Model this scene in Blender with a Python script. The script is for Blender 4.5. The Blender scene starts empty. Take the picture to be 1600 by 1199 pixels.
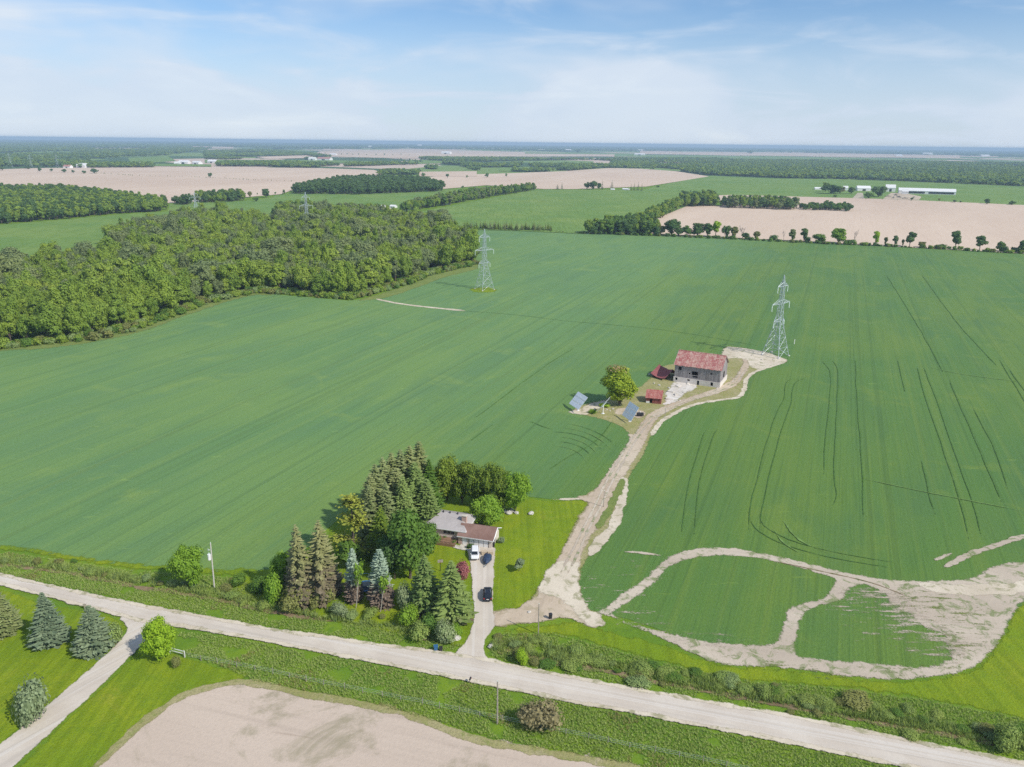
import bpy, math, random
import numpy as np
from mathutils import Vector, Matrix, noise
from mathutils.geometry import tessellate_polygon

random.seed(7)
RNG = np.random.default_rng(11)
SC = bpy.context.scene
COL = SC.collection
PI = math.pi
R = math.radians

# ------------------------------------------------------------------ camera
FPX, ALT, HOR = 1200.0, 92.0, 223.0            # focal length in survey pixels, flying height, horizon row
ROLL = math.atan(0.0114)
PITCH = math.atan((599.5 - HOR) / FPX)
_f = np.array([0, math.cos(PITCH), -math.sin(PITCH)])
_r0 = np.array([1.0, 0, 0]); _u0 = np.array([0, math.sin(PITCH), math.cos(PITCH)])
_r = math.cos(ROLL) * _r0 + math.sin(ROLL) * _u0
_u = -math.sin(ROLL) * _r0 + math.cos(ROLL) * _u0
cam = bpy.data.cameras.new('drone_camera')
cam.sensor_fit = 'HORIZONTAL'; cam.sensor_width = 36; cam.lens = 36 * FPX / 1600
cam.clip_start = 1; cam.clip_end = 200000
camo = bpy.data.objects.new('drone_camera', cam); COL.objects.link(camo)
camo.matrix_world = Matrix(((_r[0], _u[0], -_f[0], 0), (_r[1], _u[1], -_f[1], 0), (_r[2], _u[2], -_f[2], ALT), (0, 0, 0, 1)))
SC.camera = camo

# ------------------------------------------------------------------ sky, sun, exposure
SUN_AZ, SUN_EL = 126.0, 42.0                  # clockwise from straight ahead (+Y); behind the camera's right shoulder
SUN_STRENGTH = 3.8
SKY_STRENGTH = 0.115
W = bpy.data.worlds.new('World'); SC.world = W; W.use_nodes = True
def build_sky():
    nt = W.node_tree; nt.nodes.clear(); L = nt.links.new
    out = nt.nodes.new('ShaderNodeOutputWorld'); bg = nt.nodes.new('ShaderNodeBackground')
    bg.inputs['Strength'].default_value = SKY_STRENGTH
    sky = nt.nodes.new('ShaderNodeTexSky'); sky.sky_type = 'NISHITA'; sky.sun_disc = False
    sky.sun_elevation = R(SUN_EL); sky.sun_rotation = R(SUN_AZ)
    sky.altitude = 300; sky.air_density = 1.0; sky.dust_density = 0.2; sky.ozone_density = 4.0
    tc = nt.nodes.new('ShaderNodeTexCoord')
    sep = nt.nodes.new('ShaderNodeSeparateXYZ'); L(tc.outputs['Generated'], sep.inputs[0])
    zz = nt.nodes.new('ShaderNodeMath'); zz.operation = 'MAXIMUM'; L(sep.outputs['Z'], zz.inputs[0]); zz.inputs[1].default_value = 0.0
    za = nt.nodes.new('ShaderNodeMath'); za.operation = 'ADD'; L(zz.outputs[0], za.inputs[0]); za.inputs[1].default_value = 0.06
    dv = nt.nodes.new('ShaderNodeVectorMath'); dv.operation = 'DIVIDE'
    cb = nt.nodes.new('ShaderNodeCombineXYZ')
    for i in range(2): L(za.outputs[0], cb.inputs[i])
    cb.inputs[2].default_value = 1.0
    L(tc.outputs['Generated'], dv.inputs[0]); L(cb.outputs[0], dv.inputs[1])
    def layer(scale, rot, detail, lo, hi, dist, off):
        mp = nt.nodes.new('ShaderNodeMapping'); L(tc.outputs['Generated'], mp.inputs['Vector'])
        mp.inputs['Scale'].default_value = scale; mp.inputs['Rotation'].default_value = (0, 0, rot); mp.inputs['Location'].default_value = off
        n = nt.nodes.new('ShaderNodeTexNoise'); L(mp.outputs[0], n.inputs['Vector'])
        n.inputs['Scale'].default_value = 1; n.inputs['Detail'].default_value = detail; n.inputs['Roughness'].default_value = 0.55
        n.inputs['Distortion'].default_value = dist
        mr = nt.nodes.new('ShaderNodeMapRange'); mr.interpolation_type = 'SMOOTHSTEP'; L(n.outputs['Fac'], mr.inputs['Value'])
        mr.inputs['From Min'].default_value = lo; mr.inputs['From Max'].default_value = hi
        return mr.outputs[0]
    a = layer((2.6, 1.6, 7.5), 0.0, 4, 0.40, 0.62, 0.3, (9.2, 3.3, 0.75))     # broad veil of high cloud
    b = layer((6.0, 4.0, 26.0), 0.15, 6, 0.45, 0.80, 0.7, (3.1, 5.2, 1.0))      # soft streaks inside the veil
    mx = nt.nodes.new('ShaderNodeMath'); mx.operation = 'MULTIPLY_ADD'; L(a, mx.inputs[0]); mx.inputs[1].default_value = 0.52
    mb = nt.nodes.new('ShaderNodeMath'); mb.operation = 'MULTIPLY'; L(b, mb.inputs[0]); mb.inputs[1].default_value = 0.52
    L(mb.outputs[0], mx.inputs[2])
    # veils look denser towards the horizon, where one looks through more of them
    el = nt.nodes.new('ShaderNodeMapRange'); L(zz.outputs[0], el.inputs['Value']); el.interpolation_type = 'SMOOTHSTEP'
    el.inputs['From Min'].default_value = 0.03; el.inputs['From Max'].default_value = 0.165
    el.inputs['To Min'].default_value = 0.80; el.inputs['To Max'].default_value = 0.0
    ad = nt.nodes.new('ShaderNodeMath'); ad.operation = 'ADD'; ad.use_clamp = True; L(mx.outputs[0], ad.inputs[0]); L(el.outputs[0], ad.inputs[1])
    mn = nt.nodes.new('ShaderNodeMath'); mn.operation = 'MULTIPLY'; mn.inputs[1].default_value = 0.90; L(ad.outputs[0], mn.inputs[0])
    # the sky goes on unchanged in the sliver below eye level that the curved earth leaves open
    cz = nt.nodes.new('ShaderNodeMath'); cz.operation = 'MAXIMUM'; L(sep.outputs['Z'], cz.inputs[0]); cz.inputs[1].default_value = 0.004
    cv = nt.nodes.new('ShaderNodeCombineXYZ'); L(sep.outputs['X'], cv.inputs[0]); L(sep.outputs['Y'], cv.inputs[1]); L(cz.outputs[0], cv.inputs[2]); L(cv.outputs[0], sky.inputs['Vector'])
    mix = nt.nodes.new('ShaderNodeMix'); mix.data_type = 'RGBA'
    cm = nt.nodes.new('ShaderNodeMix'); cm.data_type = 'RGBA'; L(mx.outputs[0], cm.inputs['Factor']); cm.inputs['A'].default_value = (4.75, 5.55, 6.75, 1); cm.inputs['B'].default_value = (6.1, 6.65, 7.3, 1)
    tn = nt.nodes.new('ShaderNodeMix'); tn.data_type = 'RGBA'; tn.blend_type = 'MULTIPLY'; tn.inputs['Factor'].default_value = 1.0; L(sky.outputs[0], tn.inputs['A']); tn.inputs['B'].default_value = (.78, .88, .98, 1)
    L(mn.outputs[0], mix.inputs['Factor']); L(tn.outputs['Result'], mix.inputs['A']); L(cm.outputs['Result'], mix.inputs['B'])
    L(mix.outputs['Result'], bg.inputs['Color']); L(bg.outputs[0], out.inputs['Surface'])
build_sky()
sun = bpy.data.lights.new('sun', 'SUN'); sun.energy = SUN_STRENGTH; sun.angle = R(1.2); sun.color = (1.0, 0.955, 0.88)
suno = bpy.data.objects.new('sun', sun); COL.objects.link(suno)
SUND = Vector((math.sin(R(SUN_AZ)) * math.cos(R(SUN_EL)), math.cos(R(SUN_AZ)) * math.cos(R(SUN_EL)), math.sin(R(SUN_EL))))
suno.rotation_euler = SUND.to_track_quat('Z', 'Y').to_euler(); suno.location = (0, 0, 300)
SC.view_settings.view_transform = 'Standard'; SC.view_settings.look = 'None'
SC.view_settings.gamma = 1; SC.view_settings.use_curve_mapping = False
SC.view_settings.exposure = 0.15
SC.cycles.use_denoising = False
SC.cycles.max_bounces = 6; SC.cycles.diffuse_bounces = 3; SC.cycles.volume_bounces = 0
SC.cycles.transparent_max_bounces = 32; SC.cycles.caustics_reflective = False; SC.cycles.caustics_refractive = False

# ------------------------------------------------------------------ survey helpers: picture coordinates of the survey -> metres on the ground
def G(px, py, z=0.0):
    d = _f + (px - 800) / FPX * _r - (py - 599.5) / FPX * _u
    t = (ALT - z) / max(-d[2], 0.0040)
    return np.array([d[0] * t, d[1] * t])
def GP(pts): return [G(*p) for p in pts]
def view(p):
    q = np.array(p, float) - np.array([0, 0, ALT]); w = q @ _f
    return 800 + FPX * (q @ _r) / w, 599.5 - FPX * (q @ _u) / w, w
def height_at(g, ty):
    lo, hi = 0.0, 90.0
    for _ in range(40):
        m = (lo + hi) / 2
        if view((g[0], g[1], m))[1] > ty: lo = m
        else: hi = m
    return lo
def mpp(g, z=0): return view((g[0], g[1], z))[2] / FPX          # metres per survey pixel there

def tag(o, label=None, cat=None, group=None, kind=None):
    if label: o['label'] = label
    if cat: o['category'] = cat
    if group: o['group'] = group
    if kind: o['kind'] = kind
    return o
def empty(name, loc, rz=0.0, label=None, cat=None, group=None):
    o = bpy.data.objects.new(name, None); COL.objects.link(o); o.empty_display_size = 0.5
    o.location = loc; o.rotation_euler = (0, 0, rz)
    return tag(o, label, cat, group)
def link(name, me, parent=None, mats=None):
    o = bpy.data.objects.new(name, me); COL.objects.link(o)
    if parent: o.parent = parent
    if mats is not None and not me.materials:
        for m in (mats if isinstance(mats, (list, tuple)) else [mats]): me.materials.append(m)
    return o
def mesh(name, v, f, mats=None, smooth=False):
    me = bpy.data.meshes.new(name); me.from_pydata([tuple(map(float, p)) for p in v], [], f); me.update()
    if mats is not None:
        for m in (mats if isinstance(mats, (list, tuple)) else [mats]): me.materials.append(m)
    if smooth: me.polygons.foreach_set('use_smooth', [True] * len(me.polygons))
    return me
def copy_tree(o, parent=None):
    c = o.copy(); COL.objects.link(c)
    if parent: c.parent = parent
    for ch in o.children: copy_tree(ch, c)
    return c

# ------------------------------------------------------------------ materials
class NT:
    def __init__(s, name):
        s.m = bpy.data.materials.new(name); s.m.use_nodes = True; s.t = s.m.node_tree; s.t.nodes.clear()
        s.out = s.t.nodes.new('ShaderNodeOutputMaterial')
    def n(s, t, **k):
        x = s.t.nodes.new(t)
        for a, b in k.items(): setattr(x, a, b)
        return x
    def l(s, a, b): s.t.links.new(a, b)
    def pos(s): return s.n('ShaderNodeNewGeometry').outputs['Position']
    def mapv(s, vec, scale=(1, 1, 1), rz=0.0, loc=(0, 0, 0)):
        m = s.n('ShaderNodeMapping'); s.l(vec, m.inputs['Vector'])
        m.inputs['Scale'].default_value = scale; m.inputs['Rotation'].default_value = (0, 0, rz); m.inputs['Location'].default_value = loc
        return m.outputs[0]
    def noise(s, vec, scale=1.0, detail=4, rough=0.55, dist=0.0):
        n = s.n('ShaderNodeTexNoise'); s.l(vec, n.inputs['Vector']); n.inputs['Scale'].default_value = scale
        n.inputs['Detail'].default_value = detail; n.inputs['Roughness'].default_value = rough; n.inputs['Distortion'].default_value = dist
        return n.outputs['Fac']
    def rng(s, v, a, b, c=0.0, d=1.0):
        m = s.n('ShaderNodeMapRange', interpolation_type='SMOOTHSTEP'); s.l(v, m.inputs['Value'])
        for k, x in zip(('From Min', 'From Max', 'To Min', 'To Max'), (a, b, c, d)): m.inputs[k].default_value = x
        return m.outputs[0]
    def mix(s, fac, a, b, mode='MIX'):
        m = s.n('ShaderNodeMix', data_type='RGBA', blend_type=mode)
        for k, x in (('Factor', fac), ('A', a), ('B', b)):
            if isinstance(x, (int, float)): m.inputs[k].default_value = x
            elif isinstance(x, tuple): m.inputs[k].default_value = (*x, 1)
            else: s.l(x, m.inputs[k])
        return m.outputs['Result']
    def math(s, op, a, b=0.0):
        m = s.n('ShaderNodeMath', operation=op)
        for i, x in enumerate((a, b)):
            if isinstance(x, (int, float)): m.inputs[i].default_value = x
            else: s.l(x, m.inputs[i])
        return m.outputs[0]
    def attr(s, name): return s.n('ShaderNodeAttribute', attribute_name=name)
    def bump(s, h, strength=0.5, dist=0.1):
        b = s.n('ShaderNodeBump'); b.inputs['Strength'].default_value = strength; b.inputs['Distance'].default_value = dist
        s.l(h, b.inputs['Height']); return b.outputs[0]
    def bsdf(s, col, rough=0.8, metal=0.0, spec=0.3, bump=None, alpha=None):
        p = s.n('ShaderNodeBsdfPrincipled')
        for k, x in (('Base Color', col), ('Roughness', rough), ('Metallic', metal), ('Specular IOR Level', spec)):
            if isinstance(x, (int, float)): p.inputs[k].default_value = x
            elif isinstance(x, tuple): p.inputs[k].default_value = (*x, 1)
            else: s.l(x, p.inputs[k])
        if bump is not None: s.l(bump, p.inputs['Normal'])
        s.l(p.outputs[0], s.out.inputs['Surface']); return s.m

def plain(name, col, rough=0.6, metal=0.0, spec=0.4, var=0.12, scale=3.0):
    t = NT(name); p = t.n('ShaderNodeTexCoord').outputs['Object']
    n = t.noise(p, scale, 5)
    c = t.mix(t.rng(n, 0.3, 0.7), tuple(x * (1 - var) for x in col), tuple(min(1, x * (1 + var)) for x in col))
    return t.bsdf(c, rough, metal, spec)

ROW = -R(22.4)                                   # drill rows run 22 degrees to the right of straight ahead
def crop_mat(name, left, right):
    """crop canopy: broad patches of differing green, streaks along the drill rows, fine leaf grain; thinner and yellower stand towards +X"""
    t = NT(name); P = t.pos()
    rows = t.mapv(P, (1, 1, 1), -ROW)
    big = t.noise(t.mapv(rows, (0.016, 0.0065, 1)), 1, 5, 0.6, 0.6)
    mid = t.noise(t.mapv(rows, (0.055, 0.014, 1), 0, (31, 9, 0)), 1, 5, 0.6, 0.5)
    st = t.noise(t.mapv(rows, (0.30, 0.004, 1)), 1, 3, 0.6)
    st2 = t.noise(t.mapv(rows, (1.4, 0.02, 1)), 1, 3, 0.6)
    head = t.noise(P, 0.045, 6, 0.62, 0.8)
    fine = t.noise(P, 1.6, 4, 0.65)
    ln = t.noise(t.mapv(rows, (0.42, 0.0012, 1), 0, (3, 1, 0)), 1, 2, 0.5)
    fl = t.noise(t.mapv(P, (0.10, 0.45, 1), R(15)), 1, 5, 0.7)
    def pal(a, b, c, d):
        x = t.mix(t.rng(big, 0.36, 0.64), a, b)
        x = t.mix(t.math('MULTIPLY', t.rng(mid, 0.44, 0.72), 0.8), x, c)
        x = t.mix(t.math('MULTIPLY', t.rng(head, 0.54, 0.74), 0.75), x, d)
        x = t.mix(t.math('MULTIPLY', t.rng(st, 0.47, 0.70), 0.42), x, d)
        x = t.mix(t.math('MULTIPLY', t.rng(st2, 0.50, 0.72), 0.42), x, tuple(k * 0.68 for k in a))
        x = t.mix(t.math('MULTIPLY', t.rng(ln, 0.60, 0.66), 0.30), x, tuple(k * 0.6 for k in a))
        x = t.mix(t.math('MULTIPLY', t.rng(fl, 0.62, 0.74), 0.55), x, tuple(k * 1.35 for k in d))
        return t.mix(t.math('MULTIPLY', t.rng(fine, 0.35, 0.7), 0.35), x, tuple(k * 0.62 for k in a))
    sx = t.n('ShaderNodeSeparateXYZ'); t.l(rows, sx.inputs[0])
    side = t.rng(t.math('ADD', sx.outputs[0], t.math('MULTIPLY', t.math('SUBTRACT', big, 0.5), 120.0)), -140, -30)
    x = t.mix(side, pal(*left), pal(*right))
    h = t.math('ADD', fine, t.math('MULTIPLY', st2, 0.8))
    t.bsdf(x, 0.75, 0, 0.12, t.bump(h, 0.5, 0.3)); pb = [n for n in t.t.nodes if n.type == 'BSDF_PRINCIPLED'][0]
    pb.inputs['Sheen Weight'].default_value = 0.14; pb.inputs['Sheen Roughness'].default_value = 0.4; pb.inputs['Sheen Tint'].default_value = (.72, 1.0, .55, 1)   # leaf tips seen edge-on look paler
    return t.m
def grass_mat(name, a, b, c, scale=0.15, dry=None, dryamt=0.3, mow=None):
    t = NT(name); P = t.pos()
    n1 = t.noise(P, scale, 5, 0.6, 0.4); n2 = t.noise(P, scale * 6, 5, 0.65); n3 = t.noise(P, 2.6, 4, 0.7)
    x = t.mix(t.rng(n1, 0.33, 0.67), a, b)
    x = t.mix(t.math('MULTIPLY', t.rng(n2, 0.45, 0.72), 0.7), x, c)
    if dry:
        n4 = t.noise(t.mapv(P, (1, 1, 1), 0, (77, 5, 0)), scale * 1.7, 6, 0.65, 0.6)
        x = t.mix(t.math('MULTIPLY', t.rng(n4, 0.56, 0.74), dryamt), x, dry)
    if mow is not None:
        s = t.noise(t.mapv(P, (0.75, 0.03, 1), mow), 1, 2, 0.5)
        x = t.mix(t.math('MULTIPLY', t.rng(s, 0.42, 0.62), 0.4), x, tuple(k * 0.66 for k in a))
    x = t.mix(t.math('MULTIPLY', t.rng(n3, 0.4, 0.75), 0.5), x, tuple(k * 0.5 for k in a))
    return t.bsdf(x, 0.85, 0, 0.12, t.bump(n3, 0.7, 0.3))
def soil_mat(name, a, b, dark, scale=0.02, rz=0.0, streak=0.5, weeds=None, weedamt=0.0, wscale=0.12):
    t = NT(name); P = t.pos()
    v = t.mapv(P, (1, 1, 1), rz)
    n1 = t.noise(t.mapv(v, (scale, scale * 0.35, 1)), 1, 6, 0.6, 0.5)
    st = t.noise(t.mapv(v, (0.5, 0.012, 1)), 1, 4, 0.6)
    bl = t.noise(t.mapv(v, (scale * 16, scale * 1.8, 1), 0, (5, 61, 0)), 1, 6, 0.68, 0.15)
    n2 = t.noise(P, 1.8, 5, 0.7)
    x = t.mix(t.rng(n1, 0.32, 0.68), a, b)
    x = t.mix(t.math('MULTIPLY', t.rng(st, 0.5, 0.75), streak), x, tuple(k * 0.78 for k in a))
    x = t.mix(t.math('MULTIPLY', t.rng(bl, 0.6, 0.76), 0.6), x, dark)
    if weeds:
        w = t.noise(t.mapv(P, (1, 1, 1), 0, (13, 3, 0)), wscale, 7, 0.7, 0.7)
        x = t.mix(t.math('MULTIPLY', t.rng(w, 0.5, 0.62), weedamt), x, weeds)
    x = t.mix(t.math('MULTIPLY', t.rng(n2, 0.4, 0.75), 0.35), x, tuple(k * 0.66 for k in b))
    return t.bsdf(x, 0.9, 0, 0.1, t.bump(n2, 0.5, 0.12))
def foliage(name, a, b, dead=None, below=0.0, soft=0.12, top=None, above=1.0, hue=0.25, trans=0.36):
    """leaf clumps: colour varies per clump and per tree; optional dead lower or upper part of the crown"""
    a = tuple(min(.9, k * LEAF) for k in a); b = tuple(min(.9, k * LEAF) for k in b)
    t = NT(name); at = t.attr('tone')
    sep = t.n('ShaderNodeSeparateColor'); t.l(at.outputs['Color'], sep.inputs[0])
    oi = t.n('ShaderNodeObjectInfo').outputs['Random']
    x = t.mix(sep.outputs[0], a, b)
    x = t.mix(t.math('MULTIPLY', oi, hue), x, tuple(min(1, k * m) for k, m in zip(b, (1.25, 1.12, 0.9))))
    o2 = t.math('FRACT', t.math('MULTIPLY', oi, 7.31))
    x = t.mix(t.math('MULTIPLY', o2, hue * 0.8), x, tuple(k * 0.7 for k in a))
    if dead:
        f = t.rng(t.math('ADD', sep.outputs[1], t.math('MULTIPLY', sep.outputs[2], soft)), below - soft * 0.2, below + soft, 1, 0)
        x = t.mix(f, x, dead)
    if top:
        f = t.rng(t.math('ADD', sep.outputs[1], t.math('MULTIPLY', sep.outputs[2], soft)), above, above + soft, 0, 1)
        x = t.mix(f, x, top)
    d = t.n('ShaderNodeBsdfPrincipled'); t.l(x, d.inputs['Base Color']); d.inputs['Roughness'].default_value = 0.6; d.inputs['Specular IOR Level'].default_value = 0.2
    tr = t.n('ShaderNodeBsdfTranslucent'); t.l(x, tr.inputs['Color'])
    m = t.n('ShaderNodeMixShader'); m.inputs[0].default_value = trans; t.l(d.outputs[0], m.inputs[1]); t.l(tr.outputs[0], m.inputs[2])
    t.l(m.outputs[0], t.out.inputs['Surface']); return t.m

LEAF = 2.0
M = {}
M['crop'] = crop_mat('crop_canopy', ((.130, .248, .082), (.172, .284, .076), (.116, .224, .090), (.218, .318, .076)), ((.094, .196, .040), (.138, .226, .036), (.082, .172, .050), (.176, .252, .040)))
M['cropm'] = grass_mat('field_green', (.165, .285, .062), (.235, .335, .075), (.14, .25, .055), 0.012, (.31, .34, .10), 0.5, -ROW)
M['lawn'] = grass_mat('mown_lawn', (.190, .290, .014), (.270, .335, .016), (.150, .245, .018), 0.06, (.46, .40, .06), 0.45, R(33))
M['ground'] = None
M['verge'] = grass_mat('long_verge_grass', (.185, .245, .062), (.240, .285, .076), (.145, .200, .060), 0.12, (.27, .25, .08), 0.45)
M['yard'] = grass_mat('dry_yard_grass', (.33, .31, .12), (.42, .37, .19), (.21, .27, .05), 0.13, (.52, .43, .30), 0.9)
M['soil'] = soil_mat('tilled_soil', (.55, .445, .350), (.63, .52, .415), (.30, .225, .165), 0.02, R(106), 0.4, (.20, .19, .09), 0.55, 0.05)
M['fsoil'] = soil_mat('far_tilled_soil', (.60, .46, .345), (.69, .545, .415), (.54, .40, .30), 0.004, -ROW, 0.3)
M['sand'] = soil_mat('bare_sandy_track', (.475, .395, .305), (.61, .525, .41), (.36, .29, .21), 0.05, R(100), 0.3, (.15, .21, .055), 0.8, 0.30)
M['lane'] = soil_mat('farm_lane_dirt', (.50, .395, .285), (.62, .52, .39), (.38, .28, .19), 0.08, R(15), 0.45, (.28, .24, .12), 0.45, 0.35)
M['rubble'] = soil_mat('pale_rubble', (.58, .495, .37), (.70, .615, .48), (.34, .29, .17), 0.12, 0.2, 0.1, (.24, .24, .10), 0.7, 0.32)
def road_mat(name='gravel_road_surface', rz=15.2):
    t = NT(name); P = t.pos(); v = t.mapv(P, (1, 1, 1), R(rz))
    n1 = t.noise(P, 0.09, 6, 0.6, 0.4); n2 = t.noise(P, 2.4, 5, 0.75)
    st = t.noise(t.mapv(v, (0.02, 0.9, 1)), 1, 4, 0.6)
    x = t.mix(t.rng(n1, 0.35, 0.66), (.57, .495, .405), (.65, .58, .485))
    st2 = t.noise(t.mapv(v, (0.006, 1.5, 1), 0, (4, 2, 0)), 1, 2, 0.5)
    x = t.mix(t.math('MULTIPLY', t.rng(st, 0.45, 0.68), 0.6), x, (.47, .415, .345))
    x = t.mix(t.math('MULTIPLY', t.rng(st2, 0.52, 0.64), 0.5), x, (.68, .63, .56))
    x = t.mix(t.math('MULTIPLY', t.rng(n2, 0.45, 0.75), 0.3), x, (.42, .37, .31))
    return t.bsdf(x, 0.9, 0, 0.1, t.bump(n2, 0.35, 0.05))
M['road'] = road_mat(); M['drive'] = road_mat('house_driveway_surface', -92); M['drive2'] = road_mat('side_driveway_surface', -56)
def base_mat():
    """open country: grass nearby, a patchwork of far fields beyond two kilometres"""
    t = NT('open_country'); P = t.pos()
    n1 = t.noise(P, 0.06, 5, 0.6, 0.4); n2 = t.noise(P, 0.5, 5, 0.65); n3 = t.noise(P, 2.2, 4, 0.7)
    x = t.mix(t.rng(n1, 0.34, 0.66), (.130, .235, .020), (.190, .285, .022))
    x = t.mix(t.math('MULTIPLY', t.rng(n2, 0.45, 0.7), 0.7), x, (.095, .185, .024))
    x = t.mix(t.math('MULTIPLY', t.rng(n3, 0.42, 0.75), 0.35), x, (.07, .13, .02))
    vo = t.n('ShaderNodeTexVoronoi'); t.l(t.mapv(P, (0.0022, 0.0013, 0), R(22)), vo.inputs['Vector']); vo.inputs['Scale'].default_value = 1; vo.inputs['Randomness'].default_value = 0.6
    sp = t.n('ShaderNodeSeparateColor'); t.l(vo.outputs['Color'], sp.inputs[0])
    c1 = t.mix(t.rng(sp.outputs[0], 0.62, 0.68), (.19, .28, .075), (.58, .46, .36))
    c1 = t.mix(t.rng(sp.outputs[1], 0.60, 0.64), c1, (.07, .13, .05))
    ln = t.n('ShaderNodeVectorMath', operation='LENGTH'); t.l(P, ln.inputs[0])
    x = t.mix(t.rng(ln.outputs['Value'], 1900, 2600), x, c1)
    return t.bsdf(x, 0.9, 0, 0.1, t.bump(n3, 0.5, 0.25))
M['ground'] = base_mat()
M['track'] = plain('crushed_crop_track', (.080, .160, .041), 0.95, spec=.03, var=.2, scale=.6)
M['track2'] = plain('pale_crop_track', (.16, .26, .075), 0.95, spec=.03, var=.2, scale=.6)
M['ditch'] = soil_mat('ditch_bank', (.16, .115, .065), (.30, .22, .13), (.06, .05, .03), 0.3, 0, 0.2, (.08, .12, .03), 0.8, 0.5)
# foliage
M['wood'] = foliage('woodland_leaves', (.094, .152, .022), (.164, .224, .032), hue=.45)
M['wood2'] = foliage('woodland_leaves_olive', (.115, .172, .026), (.178, .224, .034), hue=.35)
M['wood3'] = foliage('woodland_leaves_grey', (.095, .130, .052), (.150, .180, .072), hue=.4)
M['dark'] = foliage('dark_leaves', (.036, .080, .022), (.078, .130, .034), hue=.4)
M['mid'] = foliage('mid_green_leaves', (.052, .105, .018), (.095, .160, .026))
M['lime'] = foliage('lime_leaves', (.135, .225, .012), (.215, .300, .022))
M['bright'] = foliage('bright_green_leaves', (.095, .175, .016), (.155, .235, .026))
M['barnt'] = foliage('barnyard_tree_leaves', (.110, .170, .012), (.235, .275, .024), top=(.42, .28, .16), above=.86, soft=.1)
M['hedge'] = foliage('hedge_leaves', (.058, .102, .014), (.150, .195, .026))
M['yellow'] = foliage('yellow_pine_needles', (.100, .132, .020), (.200, .212, .034), trans=.2)
M['spruce'] = foliage('spruce_needles', (.078, .105, .034), (.165, .185, .078), hue=.3, trans=.12)
M['spruceg'] = foliage('green_spruce_needles', (.068, .110, .028), (.138, .182, .056), dead=(.20, .15, .10), below=.10, hue=.3, trans=.12)
M['blue'] = foliage('blue_spruce_needles', (.110, .150, .105), (.250, .310, .230), dead=(.225, .170, .125), below=.42, soft=.16, hue=.2, trans=.12)
M['bluel'] = foliage('blue_green_spruce_needles', (.058, .086, .052), (.130, .165, .098), hue=.3, trans=.12)
M['brown'] = foliage('browning_spruce_needles', (.100, .108, .042), (.185, .185, .080), dead=(.200, .165, .105), below=.42, soft=.3, hue=.2, trans=.12)
M['olive'] = foliage('olive_leaves', (.105, .120, .035), (.170, .175, .058))
M['greyg'] = foliage('grey_green_leaves', (.115, .150, .075), (.185, .225, .120))
M['tan'] = foliage('tan_leaves', (.125, .112, .055), (.20, .175, .090))
M['pink'] = foliage('plum_leaves', (.155, .055, .060), (.27, .105, .10))
M['white'] = foliage('white_blossom_leaves', (.12, .165, .060), (.23, .26, .14))
M['far'] = foliage('far_woodland_leaves', (.055, .112, .038), (.120, .185, .055), hue=.5)
M['reed'] = foliage('ditch_leaves', (.115, .168, .040), (.185, .230, .060), hue=.4)
M['reed2'] = foliage('pale_ditch_leaves', (.115, .165, .060), (.185, .235, .090), hue=.4)
M['tuft'] = foliage('verge_blades', (.180, .232, .062), (.222, .262, .080), hue=.25)
M['tuftdry'] = foliage('dry_blades', (.16, .16, .055), (.22, .21, .085), hue=.3)
M['bark'] = plain('bark', (.13, .10, .075), 0.9, var=.3, scale=2)
M['pbark'] = plain('pale_bark', (.42, .38, .32), 0.9, var=.25, scale=2)
M['deadw'] = plain('dead_branch_wood', (.28, .23, .20), 0.9, var=.2)
# built things
M['steel'] = plain('galvanised_steel', (.52, .58, .60), 0.5, 0.25, 0.5, .08)
M['insul'] = plain('glass_insulator', (.66, .76, .68), 0.3)
M['gwood'] = None

def board_mat(name, a, b, axis=(3.2, 3.2, 0.12)):
    t = NT(name); p = t.n('ShaderNodeTexCoord').outputs['Object']
    n = t.noise(t.mapv(p, axis), 1, 5, 0.65); n2 = t.noise(p, 0.35, 5, 0.6)
    x = t.mix(t.rng(n, 0.35, 0.66), a, b)
    x = t.mix(t.math('MULTIPLY', t.rng(n2, 0.45, 0.7), 0.4), x, tuple(k * 0.6 for k in a))
    return t.bsdf(x, 0.9, 0, 0.15)
M['boards'] = board_mat('weathered_grey_boards', (.24, .215, .215), (.42, .385, .375))
M['redboards'] = board_mat('faded_red_boards', (.24, .07, .06), (.36, .14, .11))
def rust_mat(name, red, pale, rust, amt=.55, sc=.28):
    t = NT(name); p = t.n('ShaderNodeTexCoord').outputs['Object']
    n1 = t.noise(t.mapv(p, (1.3, .35, .35)), sc * 2.2, 6, 0.65, .3); n2 = t.noise(t.mapv(p, (1, 1, 1), 0, (9, 4, 2)), sc * 3.2, 6, 0.7, .8); n3 = t.noise(t.mapv(p, (2.2, .12, .12)), 1, 4, .6)
    x = t.mix(t.rng(n1, .4, .62), red, rust)
    x = t.mix(t.math('MULTIPLY', t.rng(n2, .45, .60), amt), x, pale)
    x = t.mix(t.math('MULTIPLY', t.rng(n3, .45, .7), .35), x, tuple(k * .65 for k in red))
    return t.bsdf(x, .6, 0.0, .3)
M['barnroof'] = rust_mat('rusted_red_barn_roof', (.40, .135, .125), (.60, .43, .35), (.46, .23, .19), .75, .22)
M['shedroof'] = rust_mat('rusted_shed_roof', (.36, .085, .075), (.50, .30, .25), (.42, .16, .12), .5, .4)
M['sagroof'] = rust_mat('dark_red_roof', (.25, .068, .072), (.36, .16, .14), (.30, .095, .09), .3, .3)
M['stone'] = soil_mat('whitewashed_stone', (.66, .60, .54), (.76, .70, .63), (.36, .31, .27), .3, 0, .1)
M['concrete'] = soil_mat('broken_concrete', (.62, .56, .49), (.74, .69, .62), (.36, .31, .22), .18, .3, .1, (.25, .24, .12), .5, .28)
M['shingle'] = soil_mat('grey_shingles', (.40, .365, .345), (.47, .43, .41), (.33, .30, .285), .3, 0, .15)
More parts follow.
